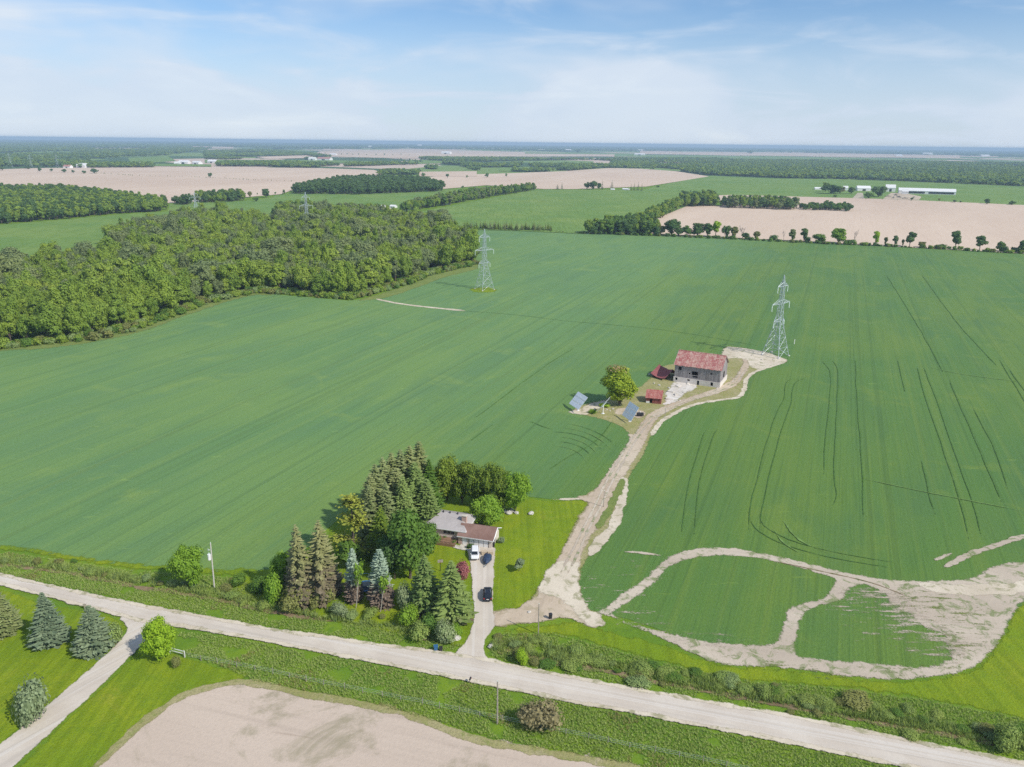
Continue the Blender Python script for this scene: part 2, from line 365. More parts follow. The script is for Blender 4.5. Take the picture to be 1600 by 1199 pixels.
M['brownshingle'] = soil_mat('brown_shingles', (.225, .135, .108), (.30, .19, .155), (.17, .10, .08), .3, 0, .2)
M['brick'] = soil_mat('pink_brick', (.50, .34, .28), (.58, .41, .34), (.40, .26, .20), .5, 0, .2)
M['cream'] = plain('cream_siding', (.66, .58, .50), .7)
M['whitep'] = plain('white_paint', (.80, .79, .77), .5, var=.04)
M['deckw'] = board_mat('brown_deck_boards', (.26, .15, .09), (.36, .23, .15), (.3, 5, 5))
M['glass'] = NT('window_glass').bsdf((.03, .04, .05), .08, 0, .6)
M['dkglass'] = NT('tinted_glass').bsdf((.02, .025, .03), .06, 0, .6)
M['tyre'] = plain('tyre_rubber', (.025, .025, .027), .8)
M['rim'] = plain('alloy_rim', (.5, .5, .52), .35, .7)
M['suv'] = NT('dark_car_paint').bsdf((.022, .027, .04), .22, .3, .5)
M['van'] = NT('white_car_paint').bsdf((.80, .80, .80), .22, 0, .5)
M['tarp'] = plain('navy_tarp', (.030, .050, .095), .45, var=.25)
M['red'] = plain('tail_lamp', (.45, .02, .02), .3)
M['lamp'] = plain('head_lamp', (.75, .75, .75), .2)
M['black'] = plain('black_plastic', (.03, .03, .035), .5)
M['bluebin'] = plain('blue_plastic', (.035, .13, .27), .45)
M['pole'] = plain('weathered_pole_wood', (.34, .30, .25), .9, var=.2)
M['palepole'] = plain('pale_pole', (.55, .52, .46), .8, var=.12)
M['crate'] = board_mat('pale_timber', (.50, .40, .28), (.60, .50, .37))
M['rock'] = soil_mat('pale_rock', (.52, .48, .42), (.64, .60, .54), (.34, .31, .27), .6)
M['tramp'] = plain('trampoline_blue', (.045, .15, .34), .5)
M['net'] = plain('trampoline_mat', (.03, .045, .06), .7)
M['panel'] = None
def panel_mat():
    t = NT('solar_glass_sky_tint'); p = t.n('ShaderNodeTexCoord').outputs['Object']
    n = t.noise(p, .8, 3)
    return t.bsdf(t.mix(n, (.84, .86, .89), (.88, .90, .92)), .4, .1, .6)  # dark glass made pale: the sky's reflection is put into the base colour
M['panel'] = panel_mat()

# ------------------------------------------------------------------ ground sheets
def dens(pts, closed=True, smooth=True, step=2.0):
    pts = [np.array(p[:2], float) for p in pts]; n = len(pts); out = []
    for i in range(n if closed else n - 1):
        if closed: p0, p1, p2, p3 = pts[i - 1], pts[i], pts[(i + 1) % n], pts[(i + 2) % n]
        else: p0, p1, p2, p3 = pts[max(i - 1, 0)], pts[i], pts[i + 1], pts[min(i + 2, n - 1)]
        d = np.linalg.norm(p2 - p1); k = max(1, min(60, int(d / step)))
        for j in range(k):
            t = j / k
            if smooth:
                # centripetal-ish: scale tangents to the segment so uneven spacing does not overshoot
                m1 = (p2 - p0) * d / max(1e-6, np.linalg.norm(p2 - p1) + np.linalg.norm(p1 - p0))
                m2 = (p3 - p1) * d / max(1e-6, np.linalg.norm(p3 - p2) + np.linalg.norm(p2 - p1))
                h = (2 * t**3 - 3 * t**2 + 1) * p1 + (t**3 - 2 * t**2 + t) * m1 + (-2 * t**3 + 3 * t**2) * p2 + (t**3 - t**2) * m2
                out.append(h)
            else: out.append(p1 + (p2 - p1) * t)
    if not closed: out.append(pts[-1])
    return out
def jit(pts, amp, freq, seed):
    res = []
    for p in pts:
        a = noise.noise(Vector((p[0] * freq + seed, p[1] * freq, 0))); b = noise.noise(Vector((p[0] * freq, p[1] * freq + seed, 5.5)))
        a2 = noise.noise(Vector((p[0] * freq * 3.7 + seed, p[1] * freq * 3.7, 2))); b2 = noise.noise(Vector((p[0] * freq * 3.7, p[1] * freq * 3.7 + seed, 8)))
        res.append(np.array([p[0] + amp * (a + .6 * a2), p[1] + amp * (b + .6 * b2)]))
    return res
_RAG = {}
def ragged(m, soft, stretch=None):
    """the same material thinning out into whatever lies below along the sheet's edge (attribute 'edge': metres inside)"""
    key = (m.name, soft, stretch)
    if key in _RAG: return _RAG[key]
    c = m.copy(); t = NT.__new__(NT); t.m = c; t.t = c.node_tree
    t.out = [n for n in t.t.nodes if n.type == 'OUTPUT_MATERIAL'][0]; src = t.out.inputs['Surface'].links[0].from_socket
    P = t.pos(); Q = t.mapv(P, stretch[:3], stretch[3]) if stretch else P
    e = t.math('MULTIPLY', t.attr('edge').outputs['Fac'], 1.0 / soft)
    n1 = t.math('MULTIPLY', t.math('SUBTRACT', t.noise(Q, .42 if not stretch else 1.0, 5, .65), .5), 3.4); n2 = t.math('MULTIPLY', t.math('SUBTRACT', t.noise(P, 2.6, 4, .7), .5), 1.6)
    f = t.rng(t.math('ADD', e, t.math('ADD', n1, n2)), -.35, .35)
    tr = t.n('ShaderNodeBsdfTransparent'); mx = t.n('ShaderNodeMixShader'); t.l(f, mx.inputs[0]); t.l(tr.outputs[0], mx.inputs[1]); t.l(src, mx.inputs[2]); t.l(mx.outputs[0], t.out.inputs['Surface'])
    _RAG[key] = c; return c
def sdist(poly, P):
    """signed distance to a polygon, positive inside"""
    poly = np.asarray(poly); A = poly; Bv = np.roll(poly, -1, 0); d = np.full(len(P), 1e18)
    for a, b in zip(A, Bv):
        ab = b - a; t = np.clip(((P - a) @ ab) / max(1e-9, ab @ ab), 0, 1); q = P - a - t[:, None] * ab; d = np.minimum(d, np.einsum('ij,ij->i', q, q))
    return np.sqrt(d) * np.where(inside(poly, P), 1, -1)
def inside(poly, P):
    poly = np.asarray(poly); x, y = P[:, 0], P[:, 1]; res = np.zeros(len(P), bool); j = len(poly) - 1
    for i in range(len(poly)):
        xi, yi = poly[i]; xj, yj = poly[j]
        c = ((yi > y) != (yj > y)) & (x < (xj - xi) * (y - yi) / (yj - yi + 1e-12) + xi); res ^= c; j = i
    return res
def sheet(name, pts, z, m, smooth=True, step=2.0, amp=0.0, freq=.3, kind='structure', world=False, soft=0.0, cell=.9, holes=(), fade=None, stretch=None):
    w = [np.array(p, float) for p in pts] if world else GP(pts)
    d = dens(w, True, smooth, step)
    if amp: d = jit(d, amp, freq, len(name) * 3.3 + z * 70)
    if not soft:
        v = [Vector((p[0], p[1], z)) for p in d]
        me = mesh(name, v, [tuple(t) for t in tessellate_polygon([v])], m)
        if me.polygons and sum(p.normal.z for p in me.polygons) < 0: me.flip_normals()
        return tag(link(name, me), kind=kind)
    d = np.array(d); lo, hi = d.min(0) - soft * 2 - cell, d.max(0) + soft * 2 + cell
    gx, gy = np.meshgrid(np.arange(lo[0], hi[0] + cell, cell), np.arange(lo[1], hi[1] + cell, cell)); P = np.stack([gx.ravel(), gy.ravel()], 1); ny, nx = gx.shape
    sd = sdist(d[::2] if len(d) > 160 else d, P)
    for h in holes: sd = np.minimum(sd, -sdist(dens(GP(h), True, True, 1.5), P))
    if fade is not None: sd = np.minimum(sd, fade(P))
    sd = np.clip(sd, -9, 4 * soft); keep = sd > -1.9 * soft
    K = keep.reshape(ny, nx); q = K[:-1, :-1] | K[1:, :-1] | K[:-1, 1:] | K[1:, 1:]
    r, c = np.nonzero(q); f = np.stack([r * nx + c, r * nx + c + 1, (r + 1) * nx + c + 1, (r + 1) * nx + c], 1)
    used, inv = np.unique(f, return_inverse=True); f = inv.reshape(-1, 4); P = P[used]; sd = sd[used]
    me = bpy.data.meshes.new(name); me.from_pydata(np.c_[P, np.full(len(P), z)].tolist(), [], f.tolist()); me.update(); me.materials.append(ragged(m, soft, stretch))
    a = me.attributes.new('edge', 'FLOAT', 'POINT'); a.data.foreach_set('value', sd.astype(np.float32))
    return tag(link(name, me), kind=kind)
def ribbon(name, pts, width, z, m, smooth=True, step=3.0, amp=0.0, freq=.25, vary=0.0, kind='structure', world=False, seed=0.0, soft=0.35):
    """a strip along a line, thinning out at its sides and ends"""
    w = [np.array(p, float) for p in pts] if world else GP(pts)
    d = dens(w, False, smooth, step)
    v, f, e = [], [], []; soft = min(soft, width * .45); n = len(d)
    for i, p in enumerate(d):
        a, b = d[max(i - 1, 0)], d[min(i + 1, n - 1)]
        t = (b - a) / max(1e-6, np.linalg.norm(b - a)); nrm = np.array([-t[1], t[0]])
        tp_ = min(1.0, (i + .1) / 3, (n - 1 - i + .1) / 3)
        hw = width / 2 * (1 + vary * noise.noise(Vector((i * step * freq, seed, 1)))) * (.4 + .6 * tp_)
        q = p + nrm * amp * noise.noise(Vector((p[0] * freq * .3, p[1] * freq * .3, seed)))
        o = hw + soft
        for k, ed in ((o, -soft), (0, hw), (-o, -soft)): x = q + nrm * k; v.append((x[0], x[1], z)); e.append(ed if k else ed * (2 * tp_ - 1) if tp_ < 1 else ed)
        if i: k = 3 * i; f += [(k - 3, k - 2, k + 1, k), (k - 2, k - 1, k + 2, k + 1)]
    me = mesh(name, v, f, ragged(m, soft))
    if me.polygons and me.polygons[0].normal.z < 0: me.flip_normals()
    a = me.attributes.new('edge', 'FLOAT', 'POINT'); a.data.foreach_set('value', np.array(e, np.float32))
    return tag(link(name, me), kind=kind)

# one base sheet out to the horizon, rings of growing cells
def base_ground():
    rad = [0, 60, 120, 180, 250, 340, 460, 640, 900, 1300, 1900, 2800, 4200, 6500, 10000, 15000, 20000, 30000]
    v, f = [(0, 0, 0)], []; n = 96
    for r in rad[1:]:
        for k in range(n): v.append((r * math.cos(2 * PI * k / n), r * math.sin(2 * PI * k / n), 0))
    for k in range(n): f.append((0, 1 + k, 1 + (k + 1) % n))
    for i in range(len(rad) - 2):
        for k in range(n):
            a = 1 + i * n
            f.append((a + k, a + n + k, a + n + (k + 1) % n, a + (k + 1) % n))
    tag(link('ground', mesh('ground', v, f, M['ground'])), kind='structure')
base_ground()

# far fields (a few decimetres above one another, kilometres away)
FAR = [
 ('bare_field', [(-90, 270), (0, 265), (60, 263), (250, 262), (400, 262), (500, 263), (585, 266), (600, 272), (560, 280), (455, 298), (440, 304), (300, 316), (262, 318), (100, 306), (0, 300), (-90, 300)], .5, 'fsoil'),
 ('bare_field', [(640, 280), (700, 274), (800, 271), (880, 268), (950, 263), (1000, 264), (1056, 268), (1108, 276), (1060, 284), (1010, 292), (900, 296), (850, 296), (760, 290), (690, 296), (650, 292)], .5, 'fsoil'),
 ('bare_field', [(1016, 366), (1020, 345), (1040, 336), (1075, 322), (1130, 322), (1118, 306), (1145, 305), (1330, 310), (1400, 312), (1690, 325), (1690, 402), (1400, 386), (1200, 375)], .4, 'fsoil'),
 ('bare_field', [(500, 237), (640, 233), (790, 237), (960, 241), (960, 245), (790, 245), (640, 248), (540, 246), (490, 242)], 1.2, 'fsoil'),
 ('bare_field', [(1000, 236.5), (1280, 239.5), (1500, 243), (1500, 248), (1280, 245), (1000, 241)], 1.2, 'fsoil'),
 ('bare_field', [(655, 269), (745, 268), (745, 276.5), (655, 276)], .8, 'fsoil'),
 ('bare_field', [(300, 229), (365, 230), (365, 232), (300, 232)], 1.5, 'fsoil'),
 ('bare_field', [(200, 247), (262, 244), (275, 252), (205, 257)], 1.0, 'cropm'),
 ('green_field', [(-90, 358), (0, 352), (110, 343), (180, 336), (262, 331), (300, 332), (270, 352), (180, 385), (100, 415), (0, 425), (-90, 432)], .3, 'cropm'),
 ('green_field', [(262, 330), (266, 318), (395, 314), (455, 302), (640, 300), (720, 296), (640, 330), (600, 345), (440, 350), (262, 350)], .2, 'cropm'),
 ('green_field', [(640, 345), (660, 331), (750, 313), (838, 297), (960, 297), (1060, 298), (1115, 292), (1075, 322), (1015, 345), (930, 360), (910, 366), (800, 361), (720, 359), (680, 352)], .45, 'cropm'),
 ('green_field', [(1000, 298), (1060, 284), (1110, 275), (1200, 279), (1300, 280), (1420, 284), (1690, 296), (1690, 326), (1400, 313), (1330, 311), (1145, 306), (1080, 304)], .35, 'cropm'),
 ('green_field', [(320, 250), (520, 251), (530, 255), (320, 255)], 1.0, 'cropm'),
 ('green_field', [(640, 250.5), (720, 252.5), (720, 255), (640, 257)], 1.0, 'cropm'),
 ('green_field', [(780, 262), (862, 263), (862, 268), (780, 268)], 1.0, 'cropm'),
 ('green_field', [(960, 241.5), (1280, 245.5), (1480, 249), (1480, 251), (1280, 248.5), (960, 245)], 1.0, 'cropm'),
]
FAR += [('green_field', [(390, 251.5), (520, 251), (640, 254), (640, 256), (400, 254)], 1.1, 'cropm'), ('bare_field', [(560, 234.5), (700, 235.5), (700, 237), (560, 236)], 1.4, 'fsoil'), ('green_field', [(820, 238.2), (1000, 240.2), (1000, 242), (820, 240.5)], 1.3, 'cropm'),
 ('green_field', [(1080, 245), (1300, 248), (1520, 252.5), (1520, 254), (1300, 250.5), (1080, 247)], 1.15, 'cropm'), ('bare_field', [(1350, 241.3), (1560, 244.6), (1560, 246), (1350, 242.8)], 1.4, 'fsoil'), ('bare_field', [(700, 231.5), (820, 233), (820, 234), (700, 232.6)], 1.5, 'fsoil'),
 ('green_field', [(235, 256.5), (330, 257.5), (330, 261), (240, 260)], 1.1, 'cropm'), ('bare_field', [(400, 245.5), (480, 243), (500, 247), (420, 249)], 1.1, 'fsoil'), ('bare_field', [(140, 232), (230, 231.5), (235, 234), (150, 235)], 1.4, 'fsoil'), ('green_field', [(20, 238), (110, 237), (120, 240), (25, 242)], 1.3, 'cropm')]
FIELD_POLYS = [p_ for _, p_, _, _ in FAR]
for n_, p_, z_, m_ in FAR: sheet(n_, p_, z_, M[m_], False, 60)

# the crop round the farm
sheet('crop_field', [(-140, 560), (0, 547), (60, 544), (130, 534), (205, 519), (305, 484), (392, 460), (425, 460), (545, 470), (590, 465), (640, 450), (690, 430), (742, 420), (744, 400), (736, 375), (722, 357),
  (800, 359.5), (910, 364.5), (1000, 367), (1010, 367.4), (1200, 374.8), (1400, 385), (1760, 404), (1760, 880), (1600, 950), (1565, 985), (1540, 1020), (1490, 1045), (1320, 1048), (1200, 1035), (1100, 1008), (980, 968), (945, 960), (919, 952), (900, 928), (900, 909), (905, 880),
  (930, 780), (917, 783), (900, 779), (860, 781), (826, 777), (806, 760), (690, 740), (600, 760), (540, 800), (470, 865), (440, 893), (340, 894), (200, 884), (100, 870), (0, 855), (-160, 838)], .06, M['crop'], False, 4, .4, .2)
sheet('crop_edge', [(560, 470), (600, 458), (642, 444), (664, 434), (672, 420), (692, 426), (742, 414), (746, 420), (700, 432), (650, 450), (600, 466)], .09, M['verge'], True, 3, .8, .2, soft=1.5, cell=1.5)
sheet('wood_edge', [(-80, 562), (0, 549), (60, 546), (130, 537), (205, 523), (305, 488), (392, 462), (425, 461), (425, 455), (390, 452), (300, 474), (200, 509), (130, 524), (60, 534), (0, 537), (-80, 548)], .09, M['verge'], True, 3, 1.2, .15, soft=2.5, cell=2.0)
sheet('field_edge', [(-60, 853), (0, 858), (100, 873), (200, 887), (340, 897), (400, 899), (400, 893), (340, 890.5), (200, 881), (100, 867), (0, 852), (-60, 846)], .08, M['lawn'], True, 3, .6, .3, soft=1.2, cell=1.0)
sheet('crop_edge', [(735, 452), (760, 449), (776, 453), (768, 457), (744, 457)], .09, M['lawn'], True, 1.5, .5, .4, soft=1.2, cell=1.0)
# house lot, lawns, yard
sheet('house_lawn', [(380, 900), (440, 885), (500, 850), (560, 790), (610, 750), (690, 735), (790, 765), (822, 778), (860, 783), (917, 785), (902, 812), (870, 878), (846, 912), (828, 938), (804, 954), (778, 962), (765, 975), (752, 1003), (725, 1012), (690, 1002), (600, 985), (500, 965), (420, 948), (375, 925)], .10, M['lawn'], True, 2, .5, .3, soft=0.8, cell=0.8)
sheet('lawn', [(-120, 905), (0, 922), (57, 941), (133, 956), (178, 967), (196, 982), (184, 1005), (130, 1056), (64, 1111), (-6, 1170), (-120, 1262)], .08, M['lawn'], True, 2, .2, .4, soft=0.5, cell=0.8)
sheet('lawn', [(26, 1206), (104, 1128), (165, 1072), (217, 1020), (236, 1005), (262, 1018), (300, 1032), (345, 1044), (392, 1055), (370, 1064), (333, 1072), (293, 1083), (233, 1120), (186, 1163), (130, 1220), (60, 1280), (-50, 1280)], .08, M['lawn'], True, 2, .3, .4, soft=0.6, cell=0.8)
sheet('grass_strip', [(905, 972), (945, 985), (1049, 1015), (1127, 1042), (1206, 1046), (1337, 1062), (1403, 1066), (1504, 1053), (1550, 1022), (1570, 988), (1606, 938), (1720, 900), (1720, 1140), (1600, 1120), (1450, 1092), (1300, 1072), (1150, 1060), (1040, 1035), (950, 1010), (870, 990), (790, 985), (860, 975)], .07, M['lawn'], True, 2, .6, .3, soft=1.0, cell=0.9)
sheet('ploughed_field', [(140, 1216), (150, 1199), (186, 1165), (233, 1122), (293, 1085), (333, 1074), (366, 1067), (400, 1070), (480, 1085), (560, 1098), (640, 1116), (680, 1132), (746, 1154), (826, 1167), (880, 1178), (959, 1189), (1010, 1201), (1200, 1262), (1200, 1900), (-200, 1900), (60, 1300)], .07, M['soil'], True, 2, .35, .5, soft=0.8, cell=1.0)
ribbon('field_margin', [(120, 1230), (150, 1199), (186, 1165), (233, 1122), (293, 1085), (333, 1074), (366, 1067), (400, 1070), (480, 1086), (560, 1100), (640, 1119), (700, 1142), (780, 1164), (880, 1182), (1000, 1202), (1150, 1240)], 1.6, .10, M['yard'], True, 1.5, .3, .4, .8)
sheet('farmyard', [(890, 644), (903, 638), (917, 631), (942, 626), (975, 615), (1005, 602), (1020, 587), (1040, 572), (1128, 560), (1131, 545), (1137, 542), (1160, 544), (1197, 551), (1220, 559), (1231, 565), (1205, 573), (1181, 580), (1166, 592), (1162, 610), (1152, 622), (1122, 626), (1085, 633), (1055, 646), (1030, 663), (1015, 686), (1004, 712), (985, 742), (972, 776), (968, 800), (960, 826), (938, 850), (912, 882), (905, 910), (909, 928), (918, 950), (940, 965), (942, 980), (917, 980), (900, 968), (868, 963), (842, 973), (800, 975), (768, 982), (768, 954), (806, 952), (828, 937), (846, 912), (868, 880), (902, 812), (919, 783), (897, 780), (918, 772), (940, 756), (962, 721), (983, 690), (982, 676), (960, 662), (922, 651), (905, 648)], .112, M['yard'], True, 1.5, .3, .4, soft=0.7, cell=0.8)
sheet('pale_clearing', [(1131, 546), (1138, 542.5), (1160, 544.5), (1197, 551), (1220, 559), (1230, 565), (1205, 571.5), (1186, 577), (1172, 573), (1166, 563), (1150, 560), (1135, 561), (1129, 556)], .13, M['rubble'], True, 1.5, .5, .3, soft=0.9, cell=0.7)
ribbon('yard_border', [(1231, 565), (1205, 573), (1181, 581), (1167, 592), (1163, 609), (1152, 621.5), (1122, 626), (1085, 633), (1055, 646), (1031, 662), (1016, 685)], 1.7, .135, M['rubble'], True, 1.5, .2, .4, .6)
sheet('concrete_pad', [(1040, 628), (1043, 612), (1056, 597), (1072, 597), (1088, 602), (1082, 610), (1068, 617), (1054, 631), (1036, 633)], .14, M['concrete'], True, 1.2, .5, .4, soft=0.9, cell=0.6)
sheet('solar_clearing', [(890, 644), (905, 640), (925, 631), (944, 627), (950, 632), (930, 641), (915, 649)], .13, M['rubble'], True, 1.2, .4, .4, soft=0.9, cell=0.7)
sheet('solar_clearing', [(962, 641), (975, 638), (1000, 640), (1008, 648), (1000, 654), (985, 650), (966, 648)], .13, M['lane'], True, 1.2, .4, .4, soft=0.9, cell=0.7)
# sandy headland with crop islands
ISL = [[(955, 960), (987, 936), (1018, 914), (1049, 883), (1097, 870), (1162, 870), (1224, 881), (1272, 894), (1302, 903), (1303, 914), (1285, 937), (1237, 950), (1224, 984), (1206, 1008), (1160, 1008), (1101, 1003), (1049, 992), (1000, 980), (965, 968)],
 [(1316, 936), (1329, 918), (1355, 914), (1385, 930), (1392, 942), (1425, 962), (1440, 978), (1473, 990), (1486, 1030), (1447, 1043), (1337, 1036), (1246, 1026), (1241, 1010), (1259, 957)]]
sheet('sandy_track', [(935, 958), (952, 946), (970, 931), (1009, 905), (1036, 879), (1066, 863), (1127, 857), (1206, 868), (1276, 885), (1359, 903), (1425, 909), (1490, 908), (1525, 903), (1552, 886), (1600, 879), (1720, 866), (1720, 902), (1602, 936), (1568, 988), (1547, 1019), (1504, 1049), (1403, 1062), (1337, 1058), (1206, 1041), (1127, 1038), (1075, 1019), (1040, 1000), (990, 980), (960, 966)], .12, M['sand'], True, 1.5, 0, .4, soft=.8, cell=.7, holes=ISL)
_c = G(1405, 985)
# rain-washed streaks in the right-hand island, thickest towards the open sand
sheet('washed_ground', [(1255, 960), (1320, 925), (1395, 925), (1440, 960), (1490, 990), (1500, 1035), (1400, 1020), (1300, 1000)], .124, M['sand'], True, 1.5, 0, .4, soft=.8, cell=.7, fade=lambda P: -.28 + .030 * (P[:, 0] - _c[0]) + .014 * (P[:, 1] - _c[1]), stretch=(.16, 1.0, 1, R(28)))
sheet('thin_crop', [(1400, 915), (1470, 930), (1530, 950), (1545, 990), (1510, 1030), (1485, 1035), (1470, 985), (1420, 955)], .136, M['verge'], True, 1.5, 0, .4, soft=.8, cell=.7, fade=lambda P: -.35 + 0 * P[:, 0], stretch=(.16, .9, 1, R(28)))
sheet('washed_ground', [(925, 900), (960, 880), (1020, 870), (1045, 880), (1010, 925), (960, 962), (935, 958), (915, 930)], .128, M['sand'], True, 1.5, 0, .4, soft=.8, cell=.7, fade=lambda P: -.55 + 0 * P[:, 0], stretch=(.2, .8, 1, R(20)))
sheet('washed_ground', [(960, 975), (1000, 950), (1080, 985), (1200, 1000), (1200, 1015), (1080, 1012), (1000, 990)], .132, M['sand'], True, 1.5, 0, .4, soft=.8, cell=.7, fade=lambda P: -.45 + 0 * P[:, 0], stretch=(.2, .8, 1, R(14)))
sheet('thin_crop', [(1030, 1000), (1150, 1020), (1330, 1045), (1500, 1035), (1500, 1055), (1330, 1062), (1150, 1045), (1060, 1018)], .140, M['verge'], True, 1.5, 0, .4, soft=.8, cell=.7, fade=lambda P: -.45 + 0 * P[:, 0], stretch=(.25, .8, 1, R(14)))
ribbon('pale_track', [(1420, 914), (1470, 920), (1530, 922), (1600, 917), (1700, 905)], 4.2, .148, M['rubble'], True, 1.5, .6, .3, .6)
ribbon('dark_rut', [(1200, 876), (1280, 893), (1360, 912), (1430, 938)], .35, .152, M['ditch'], True, 1.2, .4, .4, .8)
ribbon('sandy_track', [(972, 863), (1000, 865), (1040, 870)], 1.0, .17, M['sand'], True, 1, .3, .4, .7)
ribbon('sandy_track', [(1455, 879), (1475, 870), (1490, 863)], 1.1, .17, M['sand'], True, 1, .3, .4, .7)
ribbon('sandy_track', [(1473, 890), (1500, 874), (1550, 855), (1600, 839), (1700, 810)], 1.6, .17, M['sand'], True, 1, .3, .4, .5)
ribbon('sandy_track', [(583, 466.5), (600, 470), (620, 474), (645, 477.5), (670, 480.5), (705, 484), (735, 487)], 3.0, .12, M['rubble'], True, 2, .6, .1, .6)
ribbon('sandy_track', [(861, 782), (880, 781), (905, 780), (925, 778)], 1.3, .15, M['rubble'], True, 1, .2, .4, .6)
# lane
sheet('farm_lane', [(772, 979), (772, 955), (805, 954), (828, 940), (843, 926), (845, 912), (868, 880), (890, 842), (905, 812), (920, 785), (900, 779.5), (922, 772), (938, 756), (962, 720), (983, 690), (982, 677), (990, 682), (997, 670), (1012, 649), (1041, 634), (1085, 619), (1122, 606), (1145, 593), (1158, 575), (1162, 565), (1158, 561), (1166, 562), (1170, 573), (1160, 590), (1150, 603), (1125, 614), (1085, 626), (1055, 637), (1030, 653), (1016, 672), (1003, 700), (985, 728), (970, 756), (955, 790), (938, 820), (916, 850), (905, 880), (901, 908), (905, 930), (916, 950), (938, 963), (944, 980), (917, 981), (904, 970), (868, 965), (842, 974), (805, 974)], .17, M['lane'], True, 1.2, .25, .5, soft=0.8, cell=0.7)
sheet('pale_clearing', [(842, 926), (846, 912), (868, 882), (900, 880), (904, 908), (908, 930), (920, 952), (940, 966), (942, 979), (918, 979), (905, 965), (880, 940), (860, 932)], .19, M['rubble'], True, 1.2, .4, .5, soft=0.9, cell=0.7)
ribbon('pale_shoulder', [(975, 742), (972, 776), (966, 800), (958, 824), (936, 848), (916, 876)], 2.6, .18, M['rubble'], True, 1.2, .4, .3, .7)
for off in (-.75, .75):
    ln = [(880, 900), (905, 850), (922, 815), (940, 780), (957, 745), (976, 712), (996, 680), (1018, 655), (1050, 638), (1085, 624), (1122, 611), (1148, 597), (1162, 578)]
    w_ = dens(GP(ln), False, True, 2); q_ = []
    for i, p in enumerate(w_):
        t = w_[min(i + 1, len(w_) - 1)] - w_[max(i - 1, 0)]; t = t / np.linalg.norm(t); q_.append(p + np.array([-t[1], t[0]]) * off)
    ribbon('wheel_rut', q_, .6, .20, M['sand'], False, 2, .2, .3, .5, world=True, seed=off)
ribbon('lane_verge', [(973, 745), (966, 768), (955, 790), (944, 812), (930, 832)], 2.0, .205, M['verge'], True, 1.2, .4, .5, .8)
# driveways and road
sheet('driveway', [(712, 1022), (724, 1010), (735, 990), (741, 962), (738.5, 928), (735, 885), (732, 862), (740, 852), (771, 856), (772, 880), (769.5, 931), (770, 955), (773, 978), (765, 993), (757, 1004), (756, 1021), (764, 1036), (740, 1050), (715, 1045)], .22, M['drive'], True, 1, .12, .6, soft=0.35, cell=0.5)
def road_pts(side):
    a = [(0, 897), (100, 920), (200, 941), (300, 960), (400, 979), (560, 1003), (701, 1021), (770, 1033), (870, 1054), (1040, 1085), (1200, 1113), (1400, 1153), (1600, 1192)]
    b = [(0, 914.5), (133, 950), (215, 972), (280, 981), (333, 990), (400, 1002), (640, 1048), (746, 1069), (880, 1097), (1040, 1126), (1250, 1167), (1399, 1199)]
    return GP(a if side else b)
rt, rb = road_pts(1), road_pts(0)
dr = np.array([math.sin(R(105.3)), math.cos(R(105.3))])
poly = [rt[0] - dr * 260] + rt + [rt[-1] + dr * 200] + [rb[-1] + dr * 230] + rb[::-1] + [rb[0] - dr * 260]
sheet('gravel_road', poly, .26, M['road'], False, 2, .15, .5, world=True, soft=0.4, cell=0.8)
for ln_, o_ in ((rt, 1), (rb, -1)):
    ribbon('gravel_shoulder', [ln_[0] - dr * 200] + [np.array(p) + o_ * np.array([dr[1], -dr[0]]) * .35 for p in ln_] + [ln_[-1] + dr * 180], .9, .268, M['rubble'], False, 3, .3, .3, .9, world=True, seed=o_, soft=.4)
sheet('driveway', [(-100, 1252), (-6, 1171), (67, 1110), (133, 1054), (187, 1004), (199, 982), (188, 966), (215, 958), (262, 972), (236, 994), (214, 1017), (160, 1071), (100, 1127), (20, 1200), (-40, 1255)], .24, M['drive2'], True, 1, .12, .6, soft=0.35, cell=0.5)
ribbon('front_path', [(676, 846), (690, 846.5), (700, 849), (712, 855), (724, 859), (740, 862)], 1.3, .24, M['concrete'], True, .8, .1, .4, .2)
# tyre tracks in the crop
TR = [
 [(1246, 591), (1232, 595), (1226, 607), (1225, 625), (1215, 642), (1200, 685), (1182, 755), (1171, 800), (1169, 835)],
 [(1262, 591), (1246, 596), (1240, 605), (1237, 625), (1232, 642), (1215, 695), (1200, 755), (1190, 800), (1187, 832)],
 [(1127, 666), (1117, 677), (1110, 697), (1095, 740), (1089, 792), (1085, 838)], [(1110, 667), (1100, 677), (1090, 712), (1075, 760), (1070, 797), (1066, 842)],
 [(1277, 560), (1287, 568), (1297, 582), (1295, 635), (1290, 685), (1287, 745)], [(1292, 560), (1302, 566), (1309, 580), (1307, 647), (1304, 710), (1304, 755), (1307, 775), (1296, 800)],
 [(1336, 560), (1340, 635), (1345, 710), (1350, 815)], [(1402, 560), (1415, 617)], [(1432, 572), (1450, 635), (1475, 707), (1500, 785), (1515, 845)],
 [(1442, 572), (1465, 632), (1490, 702), (1517, 780), (1535, 842)], [(1440, 715), (1452, 772), (1465, 812)], [(1482, 592), (1507, 652), (1532, 707), (1567, 790)],
 [(1520, 637), (1555, 707), (1575, 767)], [(1575, 575), (1600, 610), (1640, 665)], [(1560, 560), (1600, 627), (1640, 690)],
 [(1169, 800), (1180, 826), (1215, 848), (1272, 866), (1337, 879), (1425, 893)], [(1187, 800), (1194, 822), (1232, 844), (1285, 860), (1345, 872), (1430, 884)],
 [(897, 544), (859, 568), (805, 607), (737, 658)], [(775, 660), (728, 695)], [(705, 485), (800, 492), (885, 502), (1035, 516), (1197, 543)],
 [(1385, 430), (1440, 520), (1475, 585)], [(1440, 430), (1500, 510), (1560, 575)], [(960, 655), (930, 690), (880, 720), (850, 740)], [(820, 655), (850, 668), (880, 676)],
]
